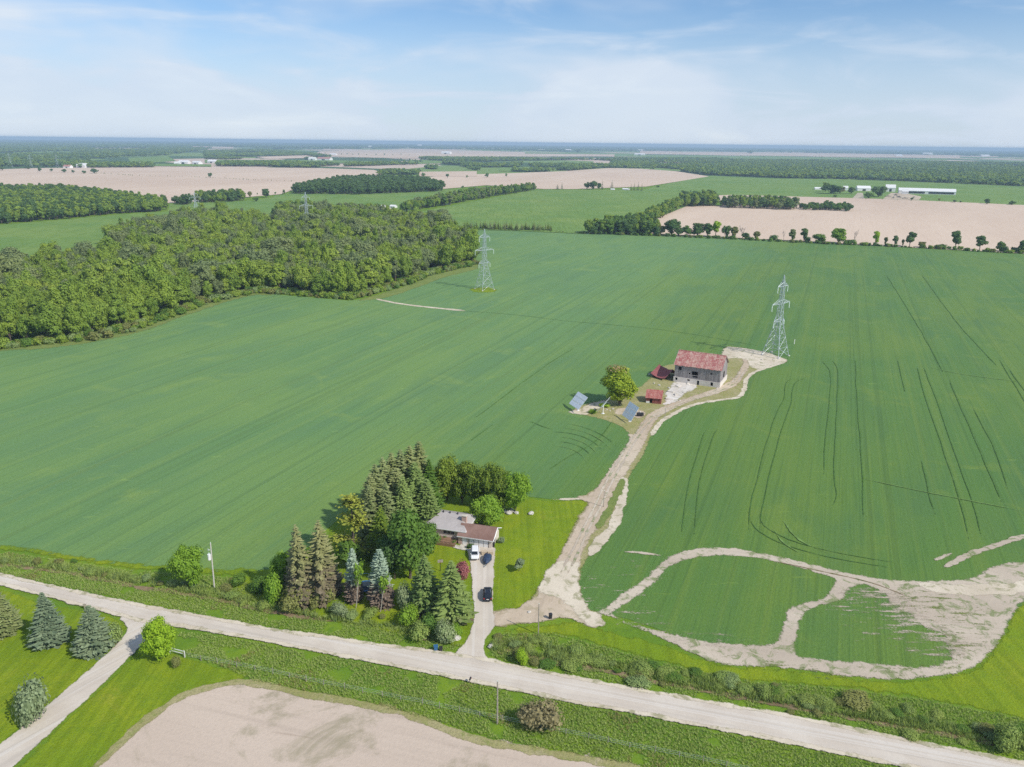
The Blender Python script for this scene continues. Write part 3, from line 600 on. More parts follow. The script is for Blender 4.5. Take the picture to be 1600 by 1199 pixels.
for i, t_ in enumerate(TR): ribbon('wheel_track', t_, .25 if i < 17 else .28, .165 + i * .002, M['track'], True, 2.5, .3, .2, .5, seed=i * 3.1)
for i, t_ in enumerate([[(1337, 747), (1457, 772), (1600, 800)], [(1440, 572), (1500, 585), (1600, 598)], [(1222, 812), (1250, 845), (1300, 868)], [(1205, 822), (1225, 850), (1260, 872)], [(816, 684), (813, 690), (818, 696)], [(60, 540), (180, 585), (300, 590)]][:5]):
    ribbon('pale_track', t_, .45, .222 + i * .002, M['track2'], True, 2, .4, .3, .7, seed=i * 2.3)
for i, r0 in enumerate([48, 60, 72, 84, 96, 106]):   # headland arcs of the drill left of the lane
    ribbon('drill_arc', [(868 + r0 * math.cos(a), 728 - .62 * r0 * math.sin(a)) for a in np.linspace(.18 + .05 * i, 1.75 - .1 * (i % 3), 12)], .22, .24 + i * .002, M['track'] if i % 2 else M['track2'], True, 2, .5, .2, .9, seed=i)
ribbon('ditch', [(-60, 872), (0, 882), (83, 892), (166, 907), (226, 919), (283, 927), (349, 939), (429, 957), (486, 966), (572, 972), (644, 990), (676, 1000), (700, 1004)], 1.3, .09, M['ditch'], True, 1.2, .5, .5, .9)
ribbon('ditch', [(768, 1010), (800, 1020), (866, 1034), (933, 1048), (1010, 1062), (1100, 1078), (1200, 1098), (1300, 1116), (1400, 1134), (1500, 1150), (1640, 1178)], 1.3, .09, M['ditch'], True, 1.2, .5, .5, .9)

#@@TREES
# ------------------------------------------------------------------ plants: mesh builders (height 1, standing on z = 0)
class PM:
    """collects cards and tubes; two materials (0 leaves, 1 wood); 'tone' = random, height, random"""
    def __init__(s, seed): s.v = []; s.f = []; s.mi = []; s.c = []; s.r = random.Random(seed)
    def card(s, p, n, up, w, h, tone=None):
        n = n.normalized(); t = n.cross(up)
        if t.length < 1e-4: t = n.orthogonal()
        t.normalize(); b = n.cross(t).normalized(); k = len(s.v)
        q = [p - t * w * .5, p - b * h * .5, p + t * w * .5, p + b * h * .5]
        cz = [s.r.random() if tone is None else tone, p.z, s.r.random()]
        for x in q: s.v.append(x); s.c.append(cz)
        s.f.append((k, k + 1, k + 2, k + 3)); s.mi.append(0)
    def strip(s, pts, widths, side, tone=None, fold=.35, n0=None):
        """a folded frond along pts: two quads per step hanging off the spine"""
        k = len(s.v); tn = s.r.random() if tone is None else tone; r3 = s.r.random()
        for p, w in zip(pts, widths):
            for q in (p - side * w - Vector((0, 0, w * fold)), p, p + side * w - Vector((0, 0, w * fold))):
                s.v.append(q); s.c.append([tn, max(0, p.z), r3])
        for i in range(len(pts) - 1):
            a = k + 3 * i
            s.f += [(a, a + 1, a + 4, a + 3), (a + 1, a + 2, a + 5, a + 4)]; s.mi += [0, 0]
    def tube(s, pts, rad, n=6):
        k = len(s.v)
        for i, (p, r) in enumerate(zip(pts, rad)):
            d = (pts[min(i + 1, len(pts) - 1)] - pts[max(i - 1, 0)]).normalized(); x = d.orthogonal().normalized(); y = d.cross(x)
            for j in range(n):
                a = 2 * PI * j / n; s.v.append(p + (x * math.cos(a) + y * math.sin(a)) * r); s.c.append([.5, p.z, .5])
        for i in range(len(pts) - 1):
            for j in range(n):
                s.f.append((k + i * n + j, k + i * n + (j + 1) % n, k + (i + 1) * n + (j + 1) % n, k + (i + 1) * n + j)); s.mi.append(1)
    def core(s, c, rx, ry, rz, n=8, m=5):
        k = len(s.v)
        for i in range(m + 1):
            th = PI * i / m
            for j in range(n):
                a = 2 * PI * j / n + i; q = s.r.uniform(.82, 1.1)
                s.v.append(c + Vector((rx * math.sin(th) * math.cos(a), ry * math.sin(th) * math.sin(a), rz * math.cos(th))) * q); s.c.append([s.r.random() * .3, c.z, s.r.random()])  # low tones only: shade inside the crown painted into the leaf colour
        for i in range(m):
            for j in range(n):
                s.f.append((k + i * n + j, k + (i + 1) * n + j, k + (i + 1) * n + (j + 1) % n, k + i * n + (j + 1) % n)); s.mi.append(0)
    def build(s, name, only=None):
        """one mesh with two material slots, or only the leaves (0) / only the wood (1)"""
        me = bpy.data.meshes.new(name); f = s.f; v = s.v; c = s.c; mi = s.mi
        if only is not None:
            f = [x for x, q in zip(s.f, s.mi) if q == only]; used = sorted({i for x in f for i in x}); mp = {u: i for i, u in enumerate(used)}
            f = [tuple(mp[i] for i in x) for x in f]; v = [s.v[u] for u in used]; c = [s.c[u] for u in used]; mi = [0] * len(f)
        me.from_pydata([tuple(p) for p in v], [], f); me.update()
        at = me.color_attributes.new('tone', 'FLOAT_COLOR', 'POINT')
        at.data.foreach_set('color', np.array([[*x, 1.0] for x in c], dtype=np.float32).ravel())
        me.polygons.foreach_set('material_index', mi)
        return me

def rdir(r):
    z = r.uniform(-1, 1); a = r.uniform(0, 2 * PI); q = math.sqrt(1 - z * z)
    return Vector((q * math.cos(a), q * math.sin(a), z))
def deciduous(seed, ncards, size, w=.62, base=.16, lobes=16, round_=.5, spread=1.0, trunk=.022, gaps=0.0):
    """broad-leaved tree: lobes of leaf clumps round limbs; w = crown width / height"""
    m = PM(seed); r = m.r; L = []
    cz = (1 + base) / 2; hz = (1 - base) / 2; rx = w / 2
    for i in range(lobes):
        for _ in range(30):
            d = rdir(r); rad = r.uniform(.35, .78)
            c = Vector((d.x * rx * rad, d.y * rx * rad, cz + d.z * hz * rad))
            lr = r.uniform(.28, .46) * min(rx, hz) * (1.15 - .3 * rad)
            if c.z - lr > base * .6 and all((c - q).length > .35 * (lr + lq) for q, lq in L): break
        L.append((c, lr))
    L.append((Vector((0, 0, cz)), min(rx, hz) * .55))
    area = sum(l * l for _, l in L)
    for c, lr in L:
        k = int(ncards * lr * lr / area); sx = r.uniform(.9, 1.2); tone0 = r.random()
        m.core(c, lr * .72 * sx, lr * .72 * sx, lr * .66, 6, 4)
        for _ in range(k):
            d = rdir(r)
            if d.z < -.55 and r.random() < .6: continue
            rr_ = lr * r.uniform(.78, 1.12); p = c + Vector((d.x * sx, d.y * sx, d.z * .92)) * rr_
            if p.z < base * .5: continue
            if any((p - q).length < lq * .72 for q, lq in L if lq != lr): continue
            n = (d + rdir(r) * .55 + Vector((0, 0, .25))); q = size * r.uniform(.6, 1.45)
            m.card(p, n, rdir(r), q, q * r.uniform(.6, 1.0), min(1, max(0, tone0 * .5 + r.random() * .6 - .05)))
    m.tube([Vector((0, 0, 0)), Vector((r.uniform(-.01, .01), r.uniform(-.01, .01), base)), Vector((r.uniform(-.02, .02), r.uniform(-.02, .02), cz))], [trunk, trunk * .8, trunk * .35], 7)
    for c, lr in L[:9]: m.tube([Vector((0, 0, base * r.uniform(.7, 1.3))), c * .5 + Vector((0, 0, base * .5)), c], [trunk * .5, trunk * .32, trunk * .12], 5)
    return m
def shrub(seed, ncards, size, w=1.2, lobes=9):
    m = PM(seed); r = m.r
    L = []
    for i in range(lobes):
        a = r.uniform(0, 2 * PI); q = math.sqrt(r.random()) * w * .32
        L.append((Vector((q * math.cos(a), q * math.sin(a), r.uniform(.25, .7) * (1 - q / w * .6))), r.uniform(.2, .34)))
    L.append((Vector((0, 0, .45)), .42 * min(1, w)))
    area = sum(l * l for _, l in L)
    for c, lr in L:
        m.core(c, lr * .75, lr * .75, lr * .7, 6, 4); t0 = r.random()
        for _ in range(int(ncards * lr * lr / area)):
            d = rdir(r); p = c + d * lr * r.uniform(.8, 1.15)
            if p.z < .02: continue
            q = size * r.uniform(.6, 1.4)
            m.card(p, d + rdir(r) * .6 + Vector((0, 0, .3)), rdir(r), q, q * r.uniform(.6, 1), min(1, max(0, t0 * .5 + r.random() * .55)))
    for i in range(4):
        a = r.uniform(0, 2 * PI); m.tube([Vector((0, 0, 0)), Vector((.1 * math.cos(a), .1 * math.sin(a), .35))], [.02, .008], 4)
    return m
def conifer(seed, tiers, per, w=.36, droop=.25, base=.04, seg=4, gaps=0.0, frond=1.0, trunk=.013, power=.74, irregular=.12):
    """spruce: whorls of drooping boughs, each bough a few folded fronds with side sprays"""
    m = PM(seed); r = m.r
    m.tube([Vector((0, 0, 0)), Vector((0, 0, .5)), Vector((r.uniform(-.006, .006), 0, .985))], [trunk, trunk * .6, trunk * .1], 7)
    lean = [r.uniform(1 - irregular * 2, 1 + irregular) for _ in range(12)]
    for i in range(tiers):
        t = (i + r.uniform(-.3, .3)) / tiers; t = min(max(t, 0), .99); z = base + (1 - base) * t
        rad = w / 2 * (1 - t) ** power * (1.0 if t > .08 else .8) + .012
        k = max(4, int(per * (.45 + .55 * (1 - t)))); a0 = r.uniform(0, 2 * PI)
        for j in range(k):
            if r.random() < gaps: continue
            a = a0 + 2 * PI * j / k + r.uniform(-.25, .25)
            rr_ = rad * r.uniform(.72, 1.16) * lean[int(a / (2 * PI) * 12) % 12]
            d = Vector((math.cos(a), math.sin(a), 0)); sd = Vector((-d.y, d.x, 0)); tone = r.random()
            pts, wd = [], []
            for s_ in range(seg + 1):
                q = s_ / seg
                pts.append(Vector((0, 0, z)) + d * rr_ * q + Vector((0, 0, rr_ * (.18 * q - droop * 1.9 * q * q + droop * .95 * q ** 4))))
                wd.append(frond * (.06 + .24 * math.sin(PI * min(1, q * .8 + .18))) * rr_ * .75 + .002)
            wd[-1] *= .35
            m.strip(pts, wd, sd, tone, .55)
            for _ in range(3):                     # hanging side sprays
                q = r.uniform(.35, .98); p = Vector((0, 0, z)) + d * rr_ * q + sd * rr_ * r.uniform(-.22, .22) + Vector((0, 0, rr_ * (.18 * q - droop * 1.9 * q * q + droop * .95 * q ** 4) - .004))
                s2 = rr_ * r.uniform(.16, .30) * frond
                m.card(p, d + rdir(r) * .6 + Vector((0, 0, .45)), Vector((0, 0, 1)), s2 * .8, s2, min(1, max(0, tone + r.uniform(-.3, .3))))
    return m
def pine(seed, w=.5):
    """old pine with separate flat plates of foliage"""
    m = PM(seed); r = m.r
    m.tube([Vector((0, 0, 0)), Vector((.01, 0, .5)), Vector((0, .01, .95))], [.02, .013, .004], 7)
    for i in range(46):
        t = r.random() ** .8; z = .16 + .80 * t; rad = w / 2 * (1.05 - t) ** .6
        a = r.uniform(0, 2 * PI); d = Vector((math.cos(a), math.sin(a), 0)); e = Vector((0, 0, z)) + d * rad * r.uniform(.55, 1.0) + Vector((0, 0, .02))
        m.tube([Vector((0, 0, z - .02)), e], [.006, .003], 4); tone = r.random()
        for _ in range(42):
            q = r.random(); p = Vector((0, 0, z)).lerp(e, .3 + .8 * q) + Vector((r.gauss(0, .034), r.gauss(0, .034), r.gauss(0, .011)))
            s_ = r.uniform(.022, .045); m.card(p, Vector((0, 0, 1)) + rdir(r) * .75, rdir(r), s_, s_ * .8, min(1, max(0, tone * .6 + r.random() * .5)))
    return m
def bare(seed):
    m = PM(seed); r = m.r
    def grow(p, d, l, rad, lev):
        e = p + d * l; m.tube([p, p.lerp(e, .5) + rdir(r) * l * .05, e], [rad, rad * .8, rad * .55], 4)
        if lev == 0: return
        for _ in range(3 if lev > 1 else 4): grow(p.lerp(e, r.uniform(.55, 1)), (d + rdir(r) * .75 + Vector((0, 0, .25))).normalized(), l * r.uniform(.5, .75), rad * .55, lev - 1)
    grow(Vector((0, 0, 0)), Vector((0, 0, 1)), .42, .022, 4)
    return m
def leaning(seed, ncards, size):
    """slim birch on a bent pale stem"""
    m = PM(seed); r = m.r
    st = [Vector((0, 0, 0)), Vector((.05, .01, .18)), Vector((.08, .02, .38)), Vector((.14, .02, .62)), Vector((.16, .02, .9))]
    m.tube(st, [.014, .012, .010, .007, .003], 6)
    for k in range(9):
        c = st[3] + Vector((r.gauss(0, .09), r.gauss(0, .09), r.uniform(-.16, .26))); m.tube([st[2].lerp(st[3], r.random()), c], [.004, .002], 4); t0 = r.random()
        for _ in range(ncards // 9):
            d = rdir(r); q = size * r.uniform(.6, 1.4); m.card(c + d * r.uniform(.03, .11), d + rdir(r) * .7, rdir(r), q, q * .8, min(1, t0 * .5 + r.random() * .5))
    return m

LIB = {}
def lib(key, maker):
    """parts (crown, trunk) and a joined mesh of one plant shape"""
    m = maker; LIB[key] = dict(crown=m.build(key + '_crown', 0), trunk=m.build(key + '_trunk', 1), whole=m.build(key + '_whole'))
for i, (w_, b_, l_) in enumerate([(.70, .08, 18), (.86, .06, 22), (.58, .10, 16), (.76, .05, 20), (.95, .06, 24), (.50, .08, 14)]): lib(f'leafy_wood_{i}', deciduous(60 + i, 3600, .050, w_, b_, l_))
NEAR = [lib(f'leafy_near_{i}', deciduous(40 + i, 6500, .040, w_, b_, l_)) for i, (w_, b_, l_) in enumerate([(.72, .05, 26), (.85, .04, 30), (.66, .08, 24), (.95, .03, 32)])]
for i, (w_, b_, l_) in enumerate([(.58, .20, 13), (.70, .05, 15), (.50, .08, 13), (.64, .04, 16), (.78, .05, 17), (.46, .05, 12)]): lib(f'leafy_mid_{i}', deciduous(70 + i, 1900, .068, w_, b_, l_))
for i in range(3): lib(f'leafy_far_{i}', deciduous(90 + i, 260, .17, (.7, .9, .6)[i], .04, 7))
for i, (t_, p_, w_, g_) in enumerate([(46, 17, .42, 0.0), (44, 17, .50, 0.0), (48, 16, .36, .06), (40, 18, .62, 0.0)]): lib(f'spruce_near_{i}', conifer(100 + i, t_, p_, w_, .22 + .05 * i % .1, gaps=g_, seg=4, frond=.8))
lib('spruce_col', conifer(119, 46, 17, .40, .22, .02, gaps=.05, power=.55, frond=.8))
lib('spruce_full', conifer(118, 46, 18, .46, .22, .02, power=.62, frond=.8))
lib('spruce_thin', conifer(120, 48, 17, .40, .30, .02, gaps=.12, frond=.72, irregular=.25))
lib('spruce_mid', conifer(121, 16, 9, .34, .25, .03, 3))
lib('spruce_far', conifer(122, 8, 6, .40, .2, .02, 2))
lib('pine', pine(130, .52)); lib('bare', bare(131)); lib('birch', leaning(132, 420, .05))
for i in range(3): lib(f'shrub_{i}', shrub(140 + i, 1500, .075, (1.15, 1.4, 1.0)[i]))
for i in range(2): lib(f'shrub_mid_{i}', shrub(150 + i, 420, .15, 1.4, 7))

def set_slots(o, mats):
    for i, mt in enumerate(mats):
        if i < len(o.material_slots): o.material_slots[i].link = 'OBJECT'; o.material_slots[i].material = mt
for k_, d_ in LIB.items():
    for part_, n_ in (('crown', 1), ('trunk', 1), ('whole', 2)):
        for _ in range(n_): d_[part_].materials.append(M['bark'])
def plant(name, key, g, h, w, leaf, label=None, cat='tree', group=None, wood='bark', z=0.0, rz=None, parts=True, pn=('crown', 'trunk')):
    """one plant of height h and crown width w (metres) standing at ground point g"""
    me = LIB[key]; cw = me['whole'].get('cw')
    if cw is None:
        co = np.zeros(len(me['whole'].vertices) * 3, np.float32); me['whole'].vertices.foreach_get('co', co); co = co.reshape(-1, 3)
        cw = float(np.percentile(np.hypot(co[:, 0], co[:, 1]), 97) * 2); me['whole']['cw'] = cw
    sx = w / cw
    rz = RNG.uniform(0, 2 * PI) if rz is None else rz
    if not parts:
        o = link(name, me['whole']); o.location = (g[0], g[1], z); o.rotation_euler = (0, 0, rz); o.scale = (sx, sx, h); set_slots(o, [M[leaf], M[wood]])
        return tag(o, label, cat, group)
    e = empty(name, (g[0], g[1], z), rz, label, cat, group); e.scale = (sx, sx, h)
    if len(me['crown'].polygons): c = link(pn[0], me['crown'], e); set_slots(c, [M[leaf]])
    if len(me['trunk'].polygons): t = link(pn[1], me['trunk'], e); set_slots(t, [M[wood]])
    return e
def tree_px(name, key, bx, by, ty, wpx, leaf, label, **k):
    """tree surveyed by its foot, its top row and its crown width"""
    g = G(bx, by); h = max(.4, height_at(g, ty)); return plant(name, key, g, h, wpx * mpp(g, h * .5), leaf, label, **k)

# ------------------------------------------------------------------ scatter of uncountable stuff: instanced on points
HID = {}
def variants(tag_, items):
    """collection outside the scene that holds the shapes to be scattered"""
    c = bpy.data.collections.new('scatter_' + tag_)
    for i, (me, mats) in enumerate(items):
        o = bpy.data.objects.new(f'{tag_}_{i}', me); c.objects.link(o); set_slots(o, mats)
    return c
def scatter(name, pts, rot, scl, idx, coll, label=None):
    """pts (n,3), rot (n,), scl (n,3), idx (n,) -> one stuff object with a geometry-nodes modifier"""
    me = bpy.data.meshes.new(name); n = len(pts); me.vertices.add(n)
    me.vertices.foreach_set('co', np.asarray(pts, np.float32).ravel())
    e = np.zeros((n, 3), np.float32); e[:, 2] = rot
    a = me.attributes.new('turn', 'FLOAT_VECTOR', 'POINT'); a.data.foreach_set('vector', e.ravel())
    a = me.attributes.new('size', 'FLOAT_VECTOR', 'POINT'); a.data.foreach_set('vector', np.asarray(scl, np.float32).ravel())
    a = me.attributes.new('pick', 'INT', 'POINT'); a.data.foreach_set('value', np.asarray(idx, np.int32))
    o = link(name, me); tag(o, label, kind='stuff')
    ng = bpy.data.node_groups.new(name, 'GeometryNodeTree')
    ng.interface.new_socket('Geometry', in_out='INPUT', socket_type='NodeSocketGeometry'); ng.interface.new_socket('Geometry', in_out='OUTPUT', socket_type='NodeSocketGeometry')
    N = ng.nodes.new; Lk = ng.links.new
    gi, go = N('NodeGroupInput'), N('NodeGroupOutput'); ci = N('GeometryNodeCollectionInfo'); ci.inputs['Collection'].default_value = coll
    ci.inputs['Separate Children'].default_value = True; ci.inputs['Reset Children'].default_value = True
    ip = N('GeometryNodeInstanceOnPoints'); ip.inputs['Pick Instance'].default_value = True
    def na(nm, ty):
        x = N('GeometryNodeInputNamedAttribute'); x.data_type = ty; x.inputs['Name'].default_value = nm; return x.outputs['Attribute']
    e2r = N('FunctionNodeEulerToRotation')
    Lk(gi.outputs[0], ip.inputs['Points']); Lk(ci.outputs[0], ip.inputs['Instance']); Lk(na('pick', 'INT'), ip.inputs['Instance Index'])
    Lk(na('turn', 'FLOAT_VECTOR'), e2r.inputs[0]); Lk(e2r.outputs[0], ip.inputs['Rotation']); Lk(na('size', 'FLOAT_VECTOR'), ip.inputs['Scale'])
    Lk(ip.outputs[0], go.inputs[0])
    md = o.modifiers.new('scatter', 'NODES'); md.node_group = ng
    return o
def inside(poly, P):
    poly = np.asarray(poly); x, y = P[:, 0], P[:, 1]; res = np.zeros(len(P), bool); j = len(poly) - 1
    for i in range(len(poly)):
        xi, yi = poly[i]; xj, yj = poly[j]
        c = ((yi > y) != (yj > y)) & (x < (xj - xi) * (y - yi) / (yj - yi + 1e-12) + xi); res ^= c; j = i
    return res
def grid_pts(poly, sp, jit_=.42):
    """jittered grid points inside a ground polygon"""
    poly = np.asarray(poly); lo, hi = poly.min(0), poly.max(0)
    gx, gy = np.meshgrid(np.arange(lo[0], hi[0], sp), np.arange(lo[1], hi[1], sp * .87)); gx = gx.copy(); gx[1::2] += sp / 2
    P = np.stack([gx.ravel(), gy.ravel()], 1); P += RNG.uniform(-jit_, jit_, P.shape) * sp
    return P[inside(poly, P)]
def vnoise(P, f, s=0.0): return np.array([noise.noise(Vector((p[0] * f + s, p[1] * f - s, s))) for p in P])
cw_of = lambda k: plant_cw(k)
def plant_cw(key):
    me = LIB[key]['whole']
    if me.get('cw') is None:
        co = np.zeros(len(me.vertices) * 3, np.float32); me.vertices.foreach_get('co', co); co = co.reshape(-1, 3)
        me['cw'] = float(np.percentile(np.hypot(co[:, 0], co[:, 1]), 97) * 2)
    return me['cw']

# ------------------------------------------------------------------ the big wood on the left: nearest 300 trees as objects, the rest as one mass
WOODS = [
 ([(-150, 565), (0, 541), (60, 538), (130, 528), (200, 513), (300, 478), (390, 455), (425, 456), (450, 457), (540, 465), (562, 461), (600, 450), (640, 438), (662, 430), (668, 418), (690, 422), (740, 412), (738, 395), (735, 382), (700, 358), (640, 347), (600, 349), (545, 341), (530, 338), (490, 334), (440, 340), (425, 353), (370, 347), (330, 342), (285, 344), (262, 350), (205, 366), (168, 383), (215, 389), (165, 405), (100, 419), (0, 426), (-150, 440)], 7.0, 14.6),
]
wp = []
for poly, sp, hh in WOODS:
    P_ = grid_pts(GP(poly), sp); nz = vnoise(P_, .02, 3.1); n2 = vnoise(P_, .006, 8.2)
    for p, a, b in zip(P_, nz, n2): wp.append((p[0], p[1], hh * (1 + .34 * a + .15 * b) * (RNG.uniform(.70, 1.12) if RNG.random() > .13 else RNG.uniform(1.2, 1.5)), a, b))
wp = np.array(wp); order = np.argsort(np.hypot(wp[:, 0], wp[:, 1]) + RNG.uniform(-25, 25, len(wp))); wp = wp[order]
MIDK = [f'leafy_mid_{i}' for i in range(1, 6)]; WOODK = [f'leafy_wood_{i}' for i in range(6)]
def wood_kind(a, b):
    q = RNG.random() + a * .9
    return 'wood2' if q > .92 else ('wood3' if q < -.12 else 'wood')
for p in wp[:290]:
    plant('woodland_tree', WOODK[RNG.integers(6)], p[:2], p[2], p[2] * RNG.uniform(.46, .74), wood_kind(p[3], p[4]), 'leafy tree crowded into the front of the big mixed wood', group='trees along the front of the big wood', parts=False)
for p in wp[:290:2]:                               # undergrowth at the feet of the front trees
    pass
its, kinds = [], {}
for mk in ('wood', 'wood2', 'wood3'):
    for k_ in WOODK: kinds[(mk, k_)] = len(its); its.append((LIB[k_]['whole'], [M[mk], M['bark']]))
rest = wp[290:]; kk = [(wood_kind(p[3], p[4]), WOODK[RNG.integers(6)]) for p in rest]
wr = np.array([p[2] * RNG.uniform(.46, .74) / plant_cw(k_[1]) for p, k_ in zip(rest, kk)])
WOODCOL = variants('woodland', its)
# names sort alphabetically inside the collection: map to that order
def sorted_index(n, tag_): 
    names = sorted(f'{tag_}_{i}' for i in range(n)); return {int(x.rsplit('_', 1)[1]): j for j, x in enumerate(names)}
si = sorted_index(len(its), 'woodland')
scatter('woodland', np.c_[rest[:, :2], np.zeros(len(rest))], RNG.uniform(0, 6.28, len(rest)), np.c_[wr, wr, rest[:, 2]], [si[kinds[k_]] for k_ in kk], WOODCOL, 'mixed broad-leaved wood behind its front trees')
# undergrowth along wood edges
def brush(name, px_line, wid, sp, hmin, hmax, mats, label, seed=1, keys=('shrub_mid_0', 'shrub_mid_1')):
    w_ = dens(GP(px_line), False, True, sp); P_ = []
    for p in w_:
        for _ in range(max(1, int(wid / sp))): P_.append(p + RNG.uniform(-wid / 2, wid / 2, 2))
    P_ = np.array(P_); h = RNG.uniform(hmin, hmax, len(P_)); it = [(LIB[k_]['whole'], [M[m_], M['bark']]) for m_ in mats for k_ in keys]
    c = variants(name + str(seed), it); s_ = h * RNG.uniform(.8, 1.3, len(P_))
    return scatter(name, np.c_[P_, np.zeros(len(P_))], RNG.uniform(0, 6.28, len(P_)), np.c_[s_, s_, h], RNG.integers(0, len(it), len(P_)), c, label)
brush('wood_undergrowth', [(-60, 552), (0, 542), (60, 539), (130, 530), (205, 515), (300, 480), (392, 458), (450, 459), (540, 467), (562, 464), (600, 453), (640, 441), (666, 430), (690, 424), (740, 413)], 9, 2.2, .6, 4.8, ['wood', 'wood2', 'mid', 'olive', 'reed2'], 'low bushes along the edge of the wood', 1)

# ------------------------------------------------------------------ middle-distance woods and tree lines
def row_of_trees(poly, sp, hh, n_obj, name, label, group, mats=('wood',), keys=MIDK, mass=None, masslabel=None, line=False, wfac=(.52, .75)):
    """trees inside a ground polygon: the n_obj nearest as objects, the others in one mass"""
    P_ = grid_pts(GP(poly), sp); P_ = P_[np.argsort(np.hypot(P_[:, 0], P_[:, 1]))]
    hs = hh * RNG.uniform(.72, 1.18, len(P_))
    for p, h in zip(P_[:n_obj], hs): plant(name, keys[RNG.integers(len(keys))], p, h, h * RNG.uniform(*wfac), mats[RNG.integers(len(mats))], label, group=group, parts=False)
    if len(P_) > n_obj:
        q = P_[n_obj:]; h = hs[n_obj:]; it = [(LIB[k_]['whole'], [M[m_], M['bark']]) for m_ in mats for k_ in keys[:2]]
        s_ = np.array([a * RNG.uniform(*wfac) / .62 for a in h])
        scatter(mass or 'far_wood', np.c_[q, np.zeros(len(q))], RNG.uniform(0, 6.28, len(q)), np.c_[s_, s_, h], RNG.integers(0, len(it), len(q)), variants((mass or 'far_wood') + str(len(bpy.data.collections)), it), masslabel or label)
row_of_trees([(-120, 362), (0, 351), (60, 346), (110, 342), (180, 335), (240, 332), (264, 329), (262, 324), (235, 318), (180, 311), (100, 301), (0, 300), (-120, 305)], 8.5, 16, 0, 'x', '', '', ('dark', 'wood'), mass='dark_wood', masslabel='dark broad-leaved wood behind the pale green field')
row_of_trees([(272, 321), (299, 320), (299, 316), (272, 317)], 9, 14, 4, 'field_tree', 'dark rounded tree in the small clump beside the pylon by the tan field', 'clump of trees beside the far pylon', ('dark',))
row_of_trees([(308, 317), (345, 317), (381, 314), (381, 310), (345, 311), (308, 312)], 9, 16, 30, 'field_tree', 'dark rounded tree in the hedgerow clump on the edge of the tan field', 'hedgerow clump at the tan field', ('dark', 'wood'))
row_of_trees([(453, 303.5), (470, 303.5), (560, 304.5), (650, 301.5), (692, 299), (684, 291), (650, 286), (600, 284), (540, 285), (495, 293), (460, 299)], 12, 19, 0, 'x', '', '', ('dark',), mass='dark_wood', masslabel='dark green wood on the rise between green and tan fields', wfac=(.6, .85))
row_of_trees([(625, 333), (665, 327), (690, 323), (748, 312), (790, 305), (838, 297.5), (836, 295.5), (790, 300), (730, 307), (680, 316), (640, 324)], 9.5, 15, 70, 'farmyard_tree', 'slender tree in the line that borders the bright green field', 'tree line left of the bright green field', ('wood', 'wood3', 'mid'))
row_of_trees([(428, 341), (482, 339), (478, 331), (430, 333)], 8, 16, 14, 'woodland_tree', 'dark tree in the clump just behind the pylon in the wood', 'clump left of the pylon in the wood', ('dark', 'wood'))
row_of_trees([(490, 339), (535, 337), (560, 337), (600, 336), (600, 332), (530, 331), (490, 333)], 8, 13, 14, 'woodland_tree', 'pale green tree in the clump between wood and farm', 'clump right of the pylon in the wood', ('wood3', 'wood'))
row_of_trees([(722, 358), (760, 359), (800, 360.5), (862, 361.5), (862, 359.5), (800, 358), (722, 355.5)], 5, 8.5, 60, 'cedar_tree', 'short pointed cedar in the row on the far edge of the crop', 'cedar row on the far field edge', ('spruce', 'hedge'), ['spruce_mid'], wfac=(.42, .6))
row_of_trees([(912, 366), (950, 367), (1026, 369), (1030, 362), (1010, 352), (985, 352), (960, 356), (930, 361)], 7.5, 16, 44, 'hedgerow_tree', 'leafy tree in the thick corner clump between crop and bright field', 'corner clump where the hedgerows meet', ('mid', 'wood', 'dark'))
row_of_trees([(1000, 357), (1030, 345), (1050, 333), (1066, 324), (1062, 319), (1040, 328), (1015, 340), (990, 352)], 8.5, 15, 24, 'hedgerow_tree', 'leafy tree in the hedgerow climbing away from the corner clump', 'hedgerow that runs from the corner clump', ('mid', 'wood', 'wood2'))
row_of_trees([(1062, 324), (1118, 323), (1118, 314), (1090, 311), (1066, 315)], 9.5, 18, 18, 'hedgerow_tree', 'dark tall tree in the clump at the top end of the hedgerow', 'clump at the upper end of the hedgerow', ('dark', 'wood'))
row_of_trees([(1124, 325), (1205, 328), (1245, 329), (1245, 324), (1205, 320), (1140, 320), (1124, 322)], 10, 17, 20, 'hedgerow_tree', 'dark tree in the strip of trees across the pale tilled field', 'strip of trees across the tilled field', ('dark', 'wood', 'wood3'))
row_of_trees([(1250, 329), (1328, 331), (1328, 326), (1285, 324), (1250, 326)], 11, 11, 12, 'hedgerow_tree', 'rounded bush-like tree at the tip of the strip in the tilled field', 'bushy tip of the strip of trees', ('mid', 'dark'), wfac=(.8, 1.1))
